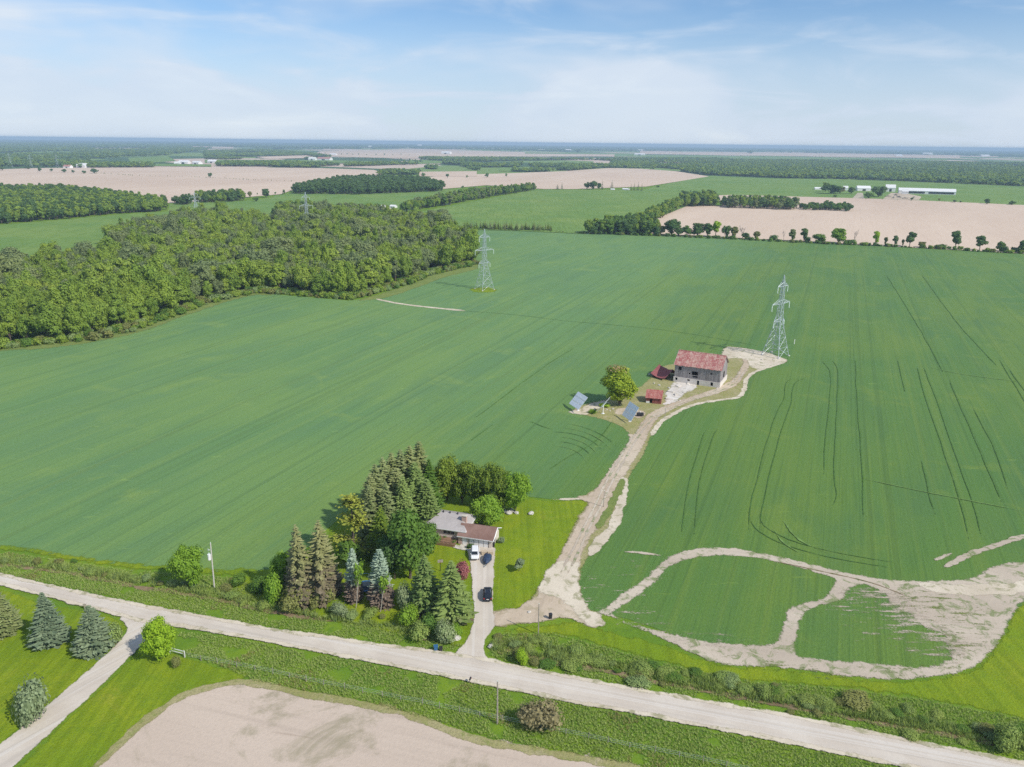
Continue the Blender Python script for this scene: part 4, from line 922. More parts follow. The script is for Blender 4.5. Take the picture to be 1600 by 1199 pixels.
# far woods: one mass per wood
FARW = [
 [(-150, 224), (330, 225), (330, 233), (262, 243), (200, 245), (140, 249), (140, 262), (-150, 262)], [(-100, 217), (300, 221), (640, 225), (640, 231.5), (560, 233.5), (440, 233), (360, 231), (300, 229), (-100, 226)],
 [(320, 237), (420, 235), (480, 241), (530, 247), (530, 250), (440, 250), (380, 250), (320, 249)], [(340, 257), (420, 256), (530, 259), (530, 263), (420, 262), (340, 261)],
 [(540, 259), (600, 257), (650, 258), (682, 263), (682, 267), (600, 266), (540, 264)], [(655, 248), (760, 249), (960, 251), (1000, 252), (1000, 262.5), (930, 263), (870, 262), (790, 262), (730, 262), (700, 258), (690, 256)],
 [(686, 272), (740, 276), (770, 275), (745, 264), (700, 266)], [(800, 271), (866, 270), (940, 263), (900, 262), (866, 266.5), (800, 268)],
 [(950, 263), (1004, 264), (1056, 267), (1100, 274), (1160, 276), (1250, 280), (1420, 284.5), (1600, 291.5), (1760, 300), (1760, 262), (1600, 257), (1500, 256), (1400, 254), (1250, 251.5), (1100, 249.5), (960, 249)],
 [(640, 225), (960, 228.5), (1280, 232), (1760, 237.5), (1760, 250), (1600, 246), (1400, 242.5), (1280, 239.5), (1100, 236.7), (960, 236.5), (860, 237), (780, 235), (640, 232.5)],
 [(100, 262.5), (240, 263), (240, 259), (100, 259)], [(540, 277), (600, 273.5), (690, 274), (690, 271), (600, 271)],
]
for i, poly in enumerate(FARW):
    w_ = np.array(GP(poly)); dm = np.median(np.hypot(w_[:, 0], w_[:, 1])); sp = max(13, dm * .0045)
    P_ = grid_pts(w_, sp)
    if len(P_) > 30000: P_ = P_[RNG.choice(len(P_), 30000, False)]
    nz = np.array([noise.noise(Vector((p[0] * .0016, p[1] * .0016, i * 3.3))) for p in P_]); n2 = np.array([noise.noise(Vector((p[0] * .006, p[1] * .006, i * 1.7))) for p in P_]); P_ = P_[nz + .5 * n2 > (-.30 if i in (0, 8) else -.04)]
    for q_ in FIELD_POLYS:
        if len(P_): P_ = P_[~inside(GP(q_), P_)]
    h = 15 * RNG.uniform(.6, 1.25, len(P_)); s_ = sp * RNG.uniform(.95, 1.45, len(P_)) / .75
    it = [(LIB[f'leafy_far_{k}']['whole'], [M[m_], M['bark']]) for k in range(3) for m_ in ('far', 'wood')]
    scatter('far_wood', np.c_[P_, np.zeros(len(P_))], RNG.uniform(0, 6.28, len(P_)), np.c_[s_, s_, h], RNG.integers(0, len(it), len(P_)), variants(f'far_wood{i}', it), 'distant wood fading into blue haze')
# thin hedges and lone trees between the far fields
def far_line(pts, sp, h0, label='line of far hedgerow bushes', keys=('leafy_far_0', 'leafy_far_1', 'leafy_far_2'), m_='far'):
    w_ = dens(GP(pts), False, False, sp); P_ = np.array(w_) + RNG.uniform(-3, 3, (len(w_), 2)); h = h0 * RNG.uniform(.5, 1.3, len(P_)); s_ = h * RNG.uniform(.7, 1.1, len(P_))
    it = [(LIB[k_]['whole'], [M[m_], M['bark']]) for k_ in keys]
    scatter('far_hedge', np.c_[P_, np.zeros(len(P_))], RNG.uniform(0, 6.28, len(P_)), np.c_[s_, s_, h], RNG.integers(0, len(it), len(P_)), variants('far_hedge' + str(len(bpy.data.collections)), it), label)
far_line([(150, 271), (210, 275), (300, 277), (400, 282), (455, 284)], 11, 2.4); far_line([(385, 305), (430, 305), (455, 303.5)], 16, 6)
far_line([(985, 242), (1280, 246.5), (1430, 249)], 22, 9); far_line([(540, 250), (640, 252), (660, 254)], 22, 12); far_line([(500, 241), (560, 243), (640, 243)], 60, 12)
far_line([(660, 277), (700, 279), (790, 277)], 60, 12); far_line([(1000, 300), (1060, 299), (1118, 305)], 40, 4); far_line([(1330, 311), (1450, 315), (1640, 322)], 25, 2.5)
far_line([(722, 296), (830, 296)], 22, 8)

#@@LONE
# ------------------------------------------------------------------ hedgerow on the far edge of the crop: each tree its own
BR = '; '
HR = [  # foot x, foot y, top y, crown width in survey pixels, shape, leaf, label
 (1031, 367.5, 349, 15, 'leafy_mid_3', 'olive', 'dull rounded tree just right of the thick corner clump'),
 (1049, 368.5, 338, 27, 'leafy_mid_4', 'dark', 'tallest broad dark tree on the left end of the hedgerow'),
 (1060, 369, 352, 16, 'leafy_mid_1', 'dark', 'small dark tree leaning against the tallest broad hedgerow tree'),
 (1073, 369.5, 350, 18, 'leafy_mid_1', 'mid', 'mid green tree left of the dark twin crowns in the hedgerow'),
 (1089, 370, 344, 20, 'leafy_mid_3', 'dark', 'dark round-topped tree in the middle of the left hedgerow group'),
 (1105, 370.5, 346, 14, 'leafy_mid_2', 'dark', 'narrow dark tree beside the yellow-green hedgerow tree'),
 (1118, 370.5, 344, 16, 'leafy_mid_0', 'lime', 'yellow-green tree between two dark trees in the hedgerow'),
 (1134, 372, 349, 16, 'leafy_mid_4', 'dark', 'dark ball-shaped tree right of the yellow-green hedgerow tree'),
 (1147, 372.5, 352, 12, 'leafy_mid_2', 'olive', 'thin yellowish tree beside the dark ball-shaped tree'),
 (1165, 374, 362, 14, 'leafy_mid_3', 'dark', 'low dark tree at the foot of the pale bare tree'),
 (1182, 375, 360, 11, 'leafy_mid_2', 'olive', 'small olive tree alone right of the pale bare tree'),
 (1238, 377.5, 356, 12, 'leafy_mid_2', 'wood3', 'thin greyish half-bare tree left of the dark oval tree'),
 (1256, 378, 353, 15, 'leafy_mid_5', 'dark', 'dark oval tree standing above a round bush in the hedgerow'),
 (1280, 380, 363, 22, 'leafy_mid_4', 'mid', 'round bush-shaped tree left of the big yellow-green tree'),
 (1310, 380.5, 352, 24, 'leafy_mid_3', 'bright', 'big bright yellow-green tree, the brightest of the hedgerow'),
 (1368, 384, 357, 13, 'leafy_mid_5', 'lime', 'narrow yellow tree in the middle of the hedgerow'),
 (1383, 384.5, 368, 7, 'leafy_mid_5', 'olive', 'very thin olive tree right of the narrow yellow tree'),
 (1398, 385, 365, 10, 'leafy_mid_5', 'dark', 'slim dark tree left of the open-crowned tree'),
 (1410, 385.5, 372, 5, 'leafy_mid_5', 'olive', 'spindly little tree touching the open-crowned tree'),
 (1421, 386, 361, 17, 'leafy_mid_0', 'dark', 'dark tree with open crown on a clear bare stem'),
 (1441, 387, 376, 12, 'leafy_mid_3', 'olive', 'dull bushy tree at the left end of the low bushes'),
 (1492, 389.5, 359, 17, 'leafy_mid_0', 'dark', 'tall dark top-heavy tree right of the low bushes'),
 (1530, 391.5, 367, 18, 'leafy_mid_0', 'dark', 'round-headed dark tree on a short stem near the hedgerow end'),
 (1562, 393, 374, 14, 'leafy_mid_3', 'mid', 'mid green tree over dark bushes near the hedgerow end'),
 (1597, 395.5, 371, 16, 'leafy_mid_3', 'dark', 'dark tree cut by the right edge of the picture'),
]
for x, y, ty, w_, k_, lf, lb in HR: tree_px('hedgerow_tree', k_, x, y, ty, w_, lf, lb, group='trees of the hedgerow on the far crop edge')
tree_px('bare_tree', 'bare', 1160, 373, 347, 16, 'wood3', 'pale bare tree in the left half of the hedgerow', wood='deadw')
tree_px('bare_tree', 'bare', 1224, 376.5, 354, 6, 'wood3', 'thin brown bare tree by a low dark bush in the hedgerow', wood='deadw')
tree_px('bare_tree', 'bare', 1334, 382.5, 352, 12, 'wood3', 'grey bare tree right of the brightest hedgerow tree', wood='deadw')
tree_px('bare_tree', 'bare', 359, 345, 314, 9, 'wood3', 'white dead tree sticking out of the big wood', wood='pbark')
for x, y, ty, w_, lf, lb in [(1209, 375.5, 366, 18, 'dark', 'low dark round bush left of the thin brown bare tree'), (1262, 378.5, 369, 12, 'dark', 'small bush at the foot of the dark oval tree'), (1328, 382.5, 373, 17, 'mid', 'green bush at the foot of the grey bare tree'),
    (1568, 394, 383, 16, 'dark', 'wide dark bush in front of the mid green end tree'), (1587, 395, 385, 18, 'dark', 'dark bush left of the tree at the picture edge'), (1470, 388.5, 381, 26, 'mid', 'long low bush between the dull bush and the top-heavy tree')]:
    tree_px('hedgerow_bush', 'shrub_mid_0', x, y, ty, w_, lf, lb, cat='bush', group='bushes of the hedgerow', parts=False)
brush('hedgerow_brush', [(905, 365.5), (960, 367), (1020, 369), (1080, 371.5), (1150, 374.5), (1250, 379.5), (1350, 384), (1450, 388.5), (1560, 395), (1640, 399)], 5, 2.6, 1.0, 4.6, ['dark', 'mid', 'olive', 'wood'], 'tangle of low bushes along the hedgerow', 2)
brush('field_brush', [(744, 359), (800, 361), (862, 362.5), (905, 365)], 3, 4, .6, 1.8, ['olive', 'mid'], 'low growth along the far edge of the crop', 3)
# lone trees in the far fields
for x, y, ty, w_, k_, lf, lb in [
 (4, 267, 259, 9, 'leafy_far_0', 'dark', 'dark tree at the left picture edge of the tan field'), (43, 264.5, 259, 10, 'leafy_far_1', 'dark', 'low wide tree on the far side of the tan field'), (63, 269, 261, 7, 'leafy_far_0', 'dark', 'round dark tree, first of the row in the tan field'),
 (80, 268.5, 263, 6, 'leafy_far_0', 'dark', 'small dark tree, second of the row in the tan field'), (100, 270, 264, 9, 'leafy_far_1', 'dark', 'wide dark tree in front of the red-roofed far house'), (115, 271, 265, 6, 'leafy_far_0', 'dark', 'small tree in front of the white far barn'),
 (131, 272, 266, 7, 'leafy_far_0', 'dark', 'small tree right of the white far barn'), (148, 271.5, 263, 13, 'leafy_far_1', 'dark', 'widest dark tree, last of the row in the tan field'), (329, 278.5, 269, 7, 'leafy_far_0', 'dark', 'lone dark tree out in the middle of the tan field'),
 (416, 309, 292, 12, 'leafy_mid_3', 'dark', 'dark tree on the field edge left of the wooded rise'), (444, 304, 295, 5, 'leafy_mid_5', 'dark', 'thin tree just left of the wooded rise'), (391, 309, 298, 7, 'leafy_mid_2', 'olive', 'thin olive tree right of the hedgerow clump'),
 (400, 315, 307, 10, 'leafy_mid_4', 'mid', 'low green bush on the edge of the pale green field'),
 (871, 296, 287, 5, 'spruce_mid', 'dark', 'left one of two slim conifers beyond the bright field'), (878, 296, 284, 4, 'spruce_mid', 'dark', 'right one of two slim conifers beyond the bright field'),
 (917, 296, 283, 9, 'leafy_mid_1', 'dark', 'left tree of the dark clump beyond the bright field'), (927, 296.5, 280.5, 14, 'leafy_mid_4', 'dark', 'broad middle tree of the dark clump beyond the bright field'), (936, 296, 284, 7, 'leafy_mid_3', 'dark', 'right tree of the dark clump beyond the bright field'), (941, 296, 279, 4, 'spruce_mid', 'dark', 'slim conifer at the right of the dark clump'),
 (956, 296, 281, 6, 'spruce_mid', 'dark', 'lone conifer left of the small pale farmhouse'), (986, 298, 286, 4, 'spruce_mid', 'wood3', 'first of four slim conifers right of the pale farmhouse'), (991, 298, 284, 5, 'spruce_mid', 'wood3', 'second of four slim conifers right of the pale farmhouse'),
 (997, 298, 284, 5, 'spruce_mid', 'wood3', 'third of four slim conifers right of the pale farmhouse'), (1003, 298, 285.5, 4, 'spruce_mid', 'wood3', 'last of four slim conifers right of the pale farmhouse'), (1028, 293, 290, 6, 'leafy_far_1', 'dark', 'low dark bush on the tan field corner'),
 (1298, 303, 286, 31, 'leafy_mid_4', 'dark', 'big dark round tree at the left of the farm'), (1312, 302.5, 289, 14, 'leafy_mid_3', 'olive', 'brownish tree against the big dark farm tree'), (1289, 300, 282, 12, 'leafy_mid_3', 'wood', 'lighter tree behind the big dark farm tree'), (1330, 303, 290, 12, 'leafy_mid_3', 'dark', 'small very dark tree between farm buildings'),
 (1372, 308, 288, 27, 'leafy_mid_4', 'dark', 'big dark tree in front of the farm silo barn'), (1357, 310, 299, 16, 'leafy_mid_1', 'mid', 'green bushy tree at the farm entrance'), (1304, 309, 304, 7, 'leafy_far_1', 'mid', 'small bush in front of the farm lawn'),
 (1424, 313, 308, 6, 'leafy_far_0', 'dark', 'small dark bush at the edge of the farm yard'), (1467, 315, 309, 4, 'leafy_far_2', 'olive', 'tiny thin tree in front of the long white barn'), (1492, 317, 312, 7, 'leafy_far_0', 'dark', 'left bush of a pair on the field edge'), (1501, 317, 313.5, 4, 'leafy_far_0', 'dark', 'right bush of a pair on the field edge'),
 (1542, 319.5, 308.5, 9, 'leafy_mid_3', 'dark', 'square dark tree alone on the field edge'), (1581, 320.5, 313, 11, 'leafy_mid_1', 'dark', 'low dark tree near the right picture edge'),
 (590, 330, 315, 9, 'leafy_mid_3', 'dark', 'dark tree behind the white farm roofs'), (570, 333, 318, 20, 'leafy_mid_1', 'mid', 'green tree left of the stacked farmyard clutter'), (598, 336, 326, 20, 'leafy_mid_4', 'dark', 'dark low tree in front of the white farm roofs'),
 (1172, 240.5, 235, 10, 'leafy_far_1', 'far', 'lone dark tree in the far pale field'), (903, 239, 233, 8, 'leafy_far_0', 'far', 'dark tree far off beside a pale field')]:
    tree_px('field_tree', k_, x, y, ty, w_, lf, lb, parts='mid' in k_ and w_ > 14)

# ------------------------------------------------------------------ trees and bushes round the house
NT4 = [
 # spruce row west of the house
 ('spruce_tree', 'spruce_near_2', 657, 800, 688, 58, 'spruce', 'tallest spruce at the back end of the dark row'), ('spruce_tree', 'spruce_near_0', 643, 806, 695, 60, 'spruce', 'second tallest spruce, next to the tallest in the row'), ('spruce_tree', 'spruce_near_2', 629, 811, 701, 60, 'spruce', 'spruce third from the tall end of the row'),
 ('spruce_tree', 'spruce_near_0', 615, 815, 706, 60, 'spruce', 'spruce in the middle of the row with a dull brown-green tip'), ('spruce_tree', 'spruce_near_1', 602, 822, 713, 60, 'spruce', 'spruce on the outer side of the row facing the field'), ('spruce_tree', 'spruce_near_0', 590, 832, 724, 58, 'spruce', 'shorter spruce at the front end of the row'),
 ('spruce_tree', 'spruce_near_2', 672, 806, 716, 44, 'mid', 'greener narrow tree on the house side of the tallest spruce'), ('spruce_tree', 'spruce_near_1', 632, 836, 742, 46, 'spruceg', 'green spruce in front of the middle of the row'), ('spruce_tree', 'spruce_near_0', 606, 848, 752, 44, 'spruce', 'dark spruce beside the yellow pine'),
 ('spruce_tree', 'spruce_near_2', 580, 850, 757, 44, 'spruce', 'slim spruce right behind the yellow pine'), ('spruce_tree', 'spruce_near_1', 598, 872, 790, 46, 'hedge', 'dark shadowy spruce behind the blue spruces'),
 ('spruce_tree', 'spruce_full', 650, 818, 722, 56, 'spruceg', 'greenish spruce half hidden in front of the two tallest'), ('spruce_tree', 'spruce_full', 622, 826, 731, 58, 'spruce', 'full spruce filling the gap in the middle of the row'), ('spruce_tree', 'spruce_full', 668, 826, 748, 44, 'spruceg', 'shorter green spruce nearest the house roof'), ('spruce_tree', 'spruce_full', 582, 842, 742, 50, 'spruce', 'full spruce at the low outer end of the row'),
 ('pine_tree', 'pine', 553, 876, 773, 66, 'yellow', 'yellow pine with flat layered boughs at the field edge'), ('leafy_tree', 'leafy_mid_1', 545, 888, 838, 44, 'mid', 'green tree below the yellow pine'),
 ('leafy_tree', 'leafy_near_2', 641, 904, 786, 84, 'mid', 'big dark green maple left of the house'), ('leafy_tree', 'leafy_near_1', 617, 905, 826, 56, 'dark', 'dark lower tree under the big maple'), ('leafy_tree', 'leafy_near_0', 665, 868, 812, 44, 'mid', 'leafy tree between the maple and the house deck'),
 # back hedge
 ('leafy_tree', 'leafy_near_3', 699, 783, 712, 52, 'hedge', 'leftmost dark rounded tree of the hedge behind the house'), ('leafy_tree', 'leafy_near_0', 722, 786, 714, 46, 'hedge', 'second dark tree of the hedge behind the house'), ('leafy_tree', 'leafy_near_1', 744, 790, 721, 46, 'hedge', 'third dark tree of the hedge, behind the garage roof'),
 ('leafy_tree', 'leafy_near_3', 766, 795, 722, 46, 'hedge', 'fourth dark tree of the hedge behind the bright tree'), ('leafy_tree', 'leafy_near_0', 786, 799, 724, 46, 'hedge', 'fifth dark tree of the hedge, next to its bright end'), ('leafy_tree', 'leafy_near_1', 805, 802, 727, 46, 'bright', 'bright green tree at the right end of the hedge'),
 ('leafy_tree', 'leafy_near_3', 760, 822, 774, 54, 'bright', 'round bright green tree right behind the garage'),
 # dying spruces and bushes at the left
 ('spruce_tree', 'spruce_thin', 470, 940, 818, 58, 'brown', 'dying brown spruce with its pale trunk showing'), ('spruce_tree', 'spruce_thin', 506, 935, 811, 62, 'brown', 'dying spruce with a grey tip, taller one of the brown pair'),
 ('leafy_tree', 'leafy_near_1', 446, 920, 855, 44, 'bright', 'green tree tucked behind the dying brown spruce'), ('bush', 'shrub_0', 428, 943, 890, 36, 'bright', 'bright green bush at the left end of the house lot'), ('bush', 'shrub_1', 465, 948, 908, 62, 'olive', 'wide olive bush at the foot of the brown spruce'), ('bush', 'shrub_1', 500, 945, 914, 44, 'olive', 'olive bush at the foot of the grey-tipped spruce'),
 ('bush', 'shrub_2', 405, 925, 898, 30, 'mid', 'dull green bush left of the bright bush'), ('bush', 'shrub_0', 374, 915, 893, 26, 'mid', 'low bush on the verge right of the transformer pole'),
 ('spruce_tree', 'spruce_col', 554, 938, 856, 31, 'blue', 'left pale blue spruce with a dead brown skirt'), ('spruce_tree', 'spruce_col', 596, 946, 857, 40, 'blue', 'right pale blue spruce with a dead brown skirt'),
 ('spruce_tree', 'spruce_near_1', 665, 956, 866, 56, 'spruceg', 'green spruce left of its twin beside the driveway'), ('spruce_tree', 'spruce_near_1', 706, 968, 875, 60, 'spruceg', 'green spruce nearest the driveway'),
 ('bush', 'shrub_0', 722, 906, 875, 30, 'pink', 'plum-red bush beside the driveway'), ('bush', 'shrub_2', 695, 1002, 966, 36, 'white', 'whitish flowering bush near the driveway mouth'), ('bush', 'shrub_0', 712, 992, 972, 26, 'bright', 'bright low bush between blossom bush and driveway'),
 ('bush', 'shrub_1', 640, 975, 940, 40, 'bright', 'bright bush left of the green spruces'), ('bush', 'shrub_0', 672, 985, 955, 36, 'mid', 'mid green bush in front of the green spruces'), ('bush', 'shrub_2', 633, 952, 905, 30, 'greyg', 'grey-green tall bush right of the blue spruces'),
 ('bush', 'shrub_1', 655, 995, 970, 44, 'reed', 'low tangled bush at the ditch below the spruces'), ('bush', 'shrub_0', 530, 962, 938, 30, 'greyg', 'pale low bush in front of the left blue spruce'),
 ('sapling', 'leafy_mid_0', 811, 893, 873, 18, 'greyg', 'pale young tree alone on the side lawn'),
 # left lawn
 ('spruce_tree', 'spruce_near_1', 6, 990, 917, 50, 'spruce', 'dull olive spruce cut by the left picture edge'), ('spruce_tree', 'spruce_near_3', 80, 1005, 924, 50, 'bluel', 'neat blue-green spruce, middle of three on the corner lawn'), ('spruce_tree', 'spruce_near_3', 150, 1017, 945, 56, 'bluel', 'blue-green spruce nearest the side driveway'),
 ('bush', 'shrub_1', 180, 1004, 968, 34, 'spruceg', 'low evergreen bush behind the spruce at the side driveway'), ('leafy_tree', 'leafy_near_3', 252, 1029, 965, 52, 'lime', 'round lime-green tree at the side driveway mouth'), ('bush', 'shrub_2', 276, 1042, 1023, 15, 'olive', 'small dull bush by the white rail'),
 ('bush', 'shrub_0', 53, 1125, 1058, 62, 'greyg', 'round grey-green bush alone on the corner lawn'), ('bush', 'shrub_1', 842, 1138, 1092, 70, 'tan', 'wide tan bush on the verge beside the road'),
 ('leafy_tree', 'leafy_near_1', 298, 918, 848, 54, 'bright', 'lone round tree next to the transformer pole'), ('bush', 'shrub_0', 815, 1036, 1009, 24, 'lime', 'small lime bush in the ditch right of the driveway'), ('bush', 'shrub_1', 1570, 1168, 1131, 52, 'reed', 'big dark ditch bush near the lower right corner'),
 ('leafy_tree', 'leafy_near_0', 968, 634, 568, 62, 'barnt', 'big barnyard tree with a reddish dying top'),
 ('bush', 'shrub_2', 709, 852, 843, 10, 'mid', 'small shrub between deck and garage'), ('bush', 'shrub_0', 735, 857, 848, 12, 'dark', 'dark little shrub beside the white van'), ('bush', 'shrub_2', 748, 852, 846, 10, 'bright', 'low plant in the bed before the garage doors'), ('bush', 'shrub_0', 783, 849, 837, 12, 'greyg', 'pale shrub at the garage gable'), ('bush', 'shrub_1', 696, 844, 836, 14, 'mid', 'foundation shrub in front of the brown deck'),
 ('bush', 'shrub_1', 944, 636, 629, 18, 'lime', 'low bush behind the edge-on solar tracker'), ('bush', 'shrub_0', 926, 646, 639, 14, 'bright', 'low green clump between the left solar trackers')]
for nm, k_, x, y, ty, w_, lf, lb in NT4:
    tree_px(nm, k_, x, y, ty, w_, lf, lb, cat='bush' if nm == 'bush' else 'tree', pn=('leaves', 'stem') if nm == 'bush' else ('crown', 'trunk'), wood='pbark' if 'brown spruce' in lb and 'pale trunk' in lb else 'bark')
for x, y, ty, w_, lb in [(556, 951, 876, 34, 'left slim birch on a bent pale stem before the spruces'), (594, 957, 898, 36, 'right slim birch on a bent pale stem before the spruces')]:
    tree_px('birch_tree', 'birch', x, y, ty, w_, 'bright', lb, wood='pbark', rz=.2)
# ditch shrubs right of the driveway and along the ditch
r_ = random.Random(3)
dl = dens(GP([(778, 1008), (800, 1012), (866, 1024), (933, 1038), (1010, 1052), (1100, 1068), (1200, 1088), (1300, 1107), (1400, 1126), (1500, 1143), (1640, 1172)]), False, True, 1.5)
for i, p in enumerate(dl):
    for q in range(2):
        if noise.noise(Vector((i * .09, q * 4.0, 2.2))) < -.12: continue
        off = r_.gauss(.3, 1.6); h = r_.uniform(.5, 1.4) * (1.45 if r_.random() < .12 else 1)
        plant('ditch_shrub', f'shrub_{r_.randrange(3)}', (p[0] + r_.uniform(-1.2, 1.2), p[1] + off), h, h * r_.uniform(1.6, 3.2), r_.choice(['reed', 'reed', 'reed', 'reed2', 'reed2', 'reed', 'mid', 'olive']), 'leafy shrub packed along the ditch right of the driveway', cat='bush', group='shrubs along the right-hand ditch', parts=False)
dl = dens(GP([(0, 872), (83, 884), (166, 898), (226, 910), (283, 921), (349, 931), (429, 951), (486, 960), (572, 968), (644, 985), (690, 1000)]), False, True, 3.0)
for i, p in enumerate(dl):
    h = r_.uniform(.8, 1.8) * (1.3 if i > len(dl) * .6 else 1)
    plant('ditch_shrub', f'shrub_{r_.randrange(3)}', (p[0] + r_.uniform(-1, 1), p[1] + r_.uniform(-1.5, 2.5)), h, h * r_.uniform(1.1, 1.9), r_.choice(['reed', 'reed', 'olive', 'reed2', 'mid']), 'low leafy shrub along the ditch left of the driveway', cat='bush', group='shrubs along the left-hand ditch', parts=False)

# long grass of the verges
def tuft_mesh(seed, n=11):
    m = PM(seed); r = m.r
    for i in range(n):
        a = r.uniform(0, 2 * PI); d = Vector((math.cos(a), math.sin(a), 0)); b = d * r.uniform(.02, .25); q = r.uniform(.6, 1.0); s_ = Vector((-d.y, d.x, 0)) * r.uniform(.035, .065)
        k = len(m.v); t_ = r.random()
        for x in (b - s_, b + s_, b + d * .22 + Vector((0, 0, q)) ): m.v.append(x); m.c.append([t_, .5, .5])
        m.f.append((k, k + 1, k + 2)); m.mi.append(0)
    me = m.build('tuft_%d' % seed); me.materials.append(M['tuft']); return me
TUF = [tuft_mesh(200 + i) for i in range(4)]
TCOL = variants('tuft', [(t_, [M['tuft']]) for t_ in TUF] + [(TUF[0], [M['tuftdry']])])
VERGE = [
 [(-40, 866), (0, 862), (100, 878), (200, 892), (340, 902), (380, 905), (420, 945), (500, 962), (600, 982), (690, 1000), (722, 1010), (701, 1019), (560, 1001), (400, 977), (300, 958), (200, 939), (100, 918), (-40, 888)],
 [(768, 1006), (790, 990), (870, 992), (950, 1014), (1040, 1038), (1150, 1063), (1300, 1076), (1450, 1096), (1600, 1124), (1660, 1140), (1660, 1200), (1600, 1189), (1400, 1150), (1200, 1110), (1040, 1082), (870, 1051), (790, 1034), (768, 1026)],
 [(285, 988), (333, 994), (400, 1005), (640, 1051), (746, 1072), (880, 1100), (1040, 1129), (1250, 1170), (1400, 1202), (1180, 1240), (1000, 1198), (880, 1176), (780, 1158), (680, 1128), (560, 1094), (480, 1081), (400, 1066), (345, 1042), (262, 1016)],
]
tp = np.concatenate([grid_pts(GP(v_), .46) for v_ in VERGE]); nz = vnoise(tp, .25, 4.4); tp = tp[nz > -.35]; nz = nz[nz > -.35]
n_ = len(tp); hs = .22 + .26 * np.clip(nz + .4, 0, 1.2) + RNG.uniform(0, .22, n_); ws = RNG.uniform(.5, 1.1, n_)
ix = np.where(vnoise(tp, .11, 9.1) > .36, np.where(RNG.random(n_) < .45, 4, RNG.integers(0, 4, n_)), RNG.integers(0, 4, n_))
scatter('verge_grass', np.c_[tp, np.full(n_, .06)], RNG.uniform(0, 6.28, n_), np.c_[ws, ws, hs], ix, TCOL, 'long rough grass on the road verges')

DB = [[(766, 1004), (800, 1002), (870, 1012), (950, 1030), (1040, 1050), (1150, 1072), (1300, 1098), (1450, 1126), (1660, 1168), (1660, 1186), (1450, 1143), (1300, 1116), (1150, 1090), (1040, 1068), (950, 1048), (870, 1034), (800, 1022), (770, 1016)],
 [(-40, 866), (0, 872), (100, 884), (200, 900), (340, 920), (420, 945), (500, 960), (600, 974), (690, 994), (690, 1003), (600, 983), (500, 968), (420, 954), (340, 936), (200, 911), (100, 894), (-40, 877)]]
tp = np.concatenate([grid_pts(GP(v_), .55) for v_ in DB]); nz = vnoise(tp, .35, 7.7); tp = tp[nz > -.2]; nz = nz[nz > -.2]; n_ = len(tp)
scatter('tall_ditch_grass', np.c_[tp, np.full(n_, .06)], RNG.uniform(0, 6.28, n_), np.c_[RNG.uniform(.9, 1.8, n_), RNG.uniform(.9, 1.8, n_), .5 + .7 * np.clip(nz + .3, 0, 1) + RNG.uniform(0, .5, n_)], RNG.integers(0, 10, n_) % 5, variants('reeds', [(TUF[0], [M['reed']]), (TUF[1], [M['reed']]), (TUF[2], [M['tuft']]), (TUF[3], [M['reed2']]), (TUF[1], [M['tuft']])]), 'tall tangled grass and weeds in the roadside ditches')
for x, y, ty, w_ in [(456, 372, 352, 11), (590, 436, 408, 12), (344, 418, 400, 10), (326, 420, 398, 9), (198, 470, 446, 14), (300, 448, 424, 12), (640, 388, 368, 10), (120, 500, 468, 16)]:
    tree_px('dead_tree', 'bare', x, y, ty, w_, 'wood3', 'grey leafless tree standing among the leafy crowns of the big wood', wood='deadw', group='dead trees in the big wood')

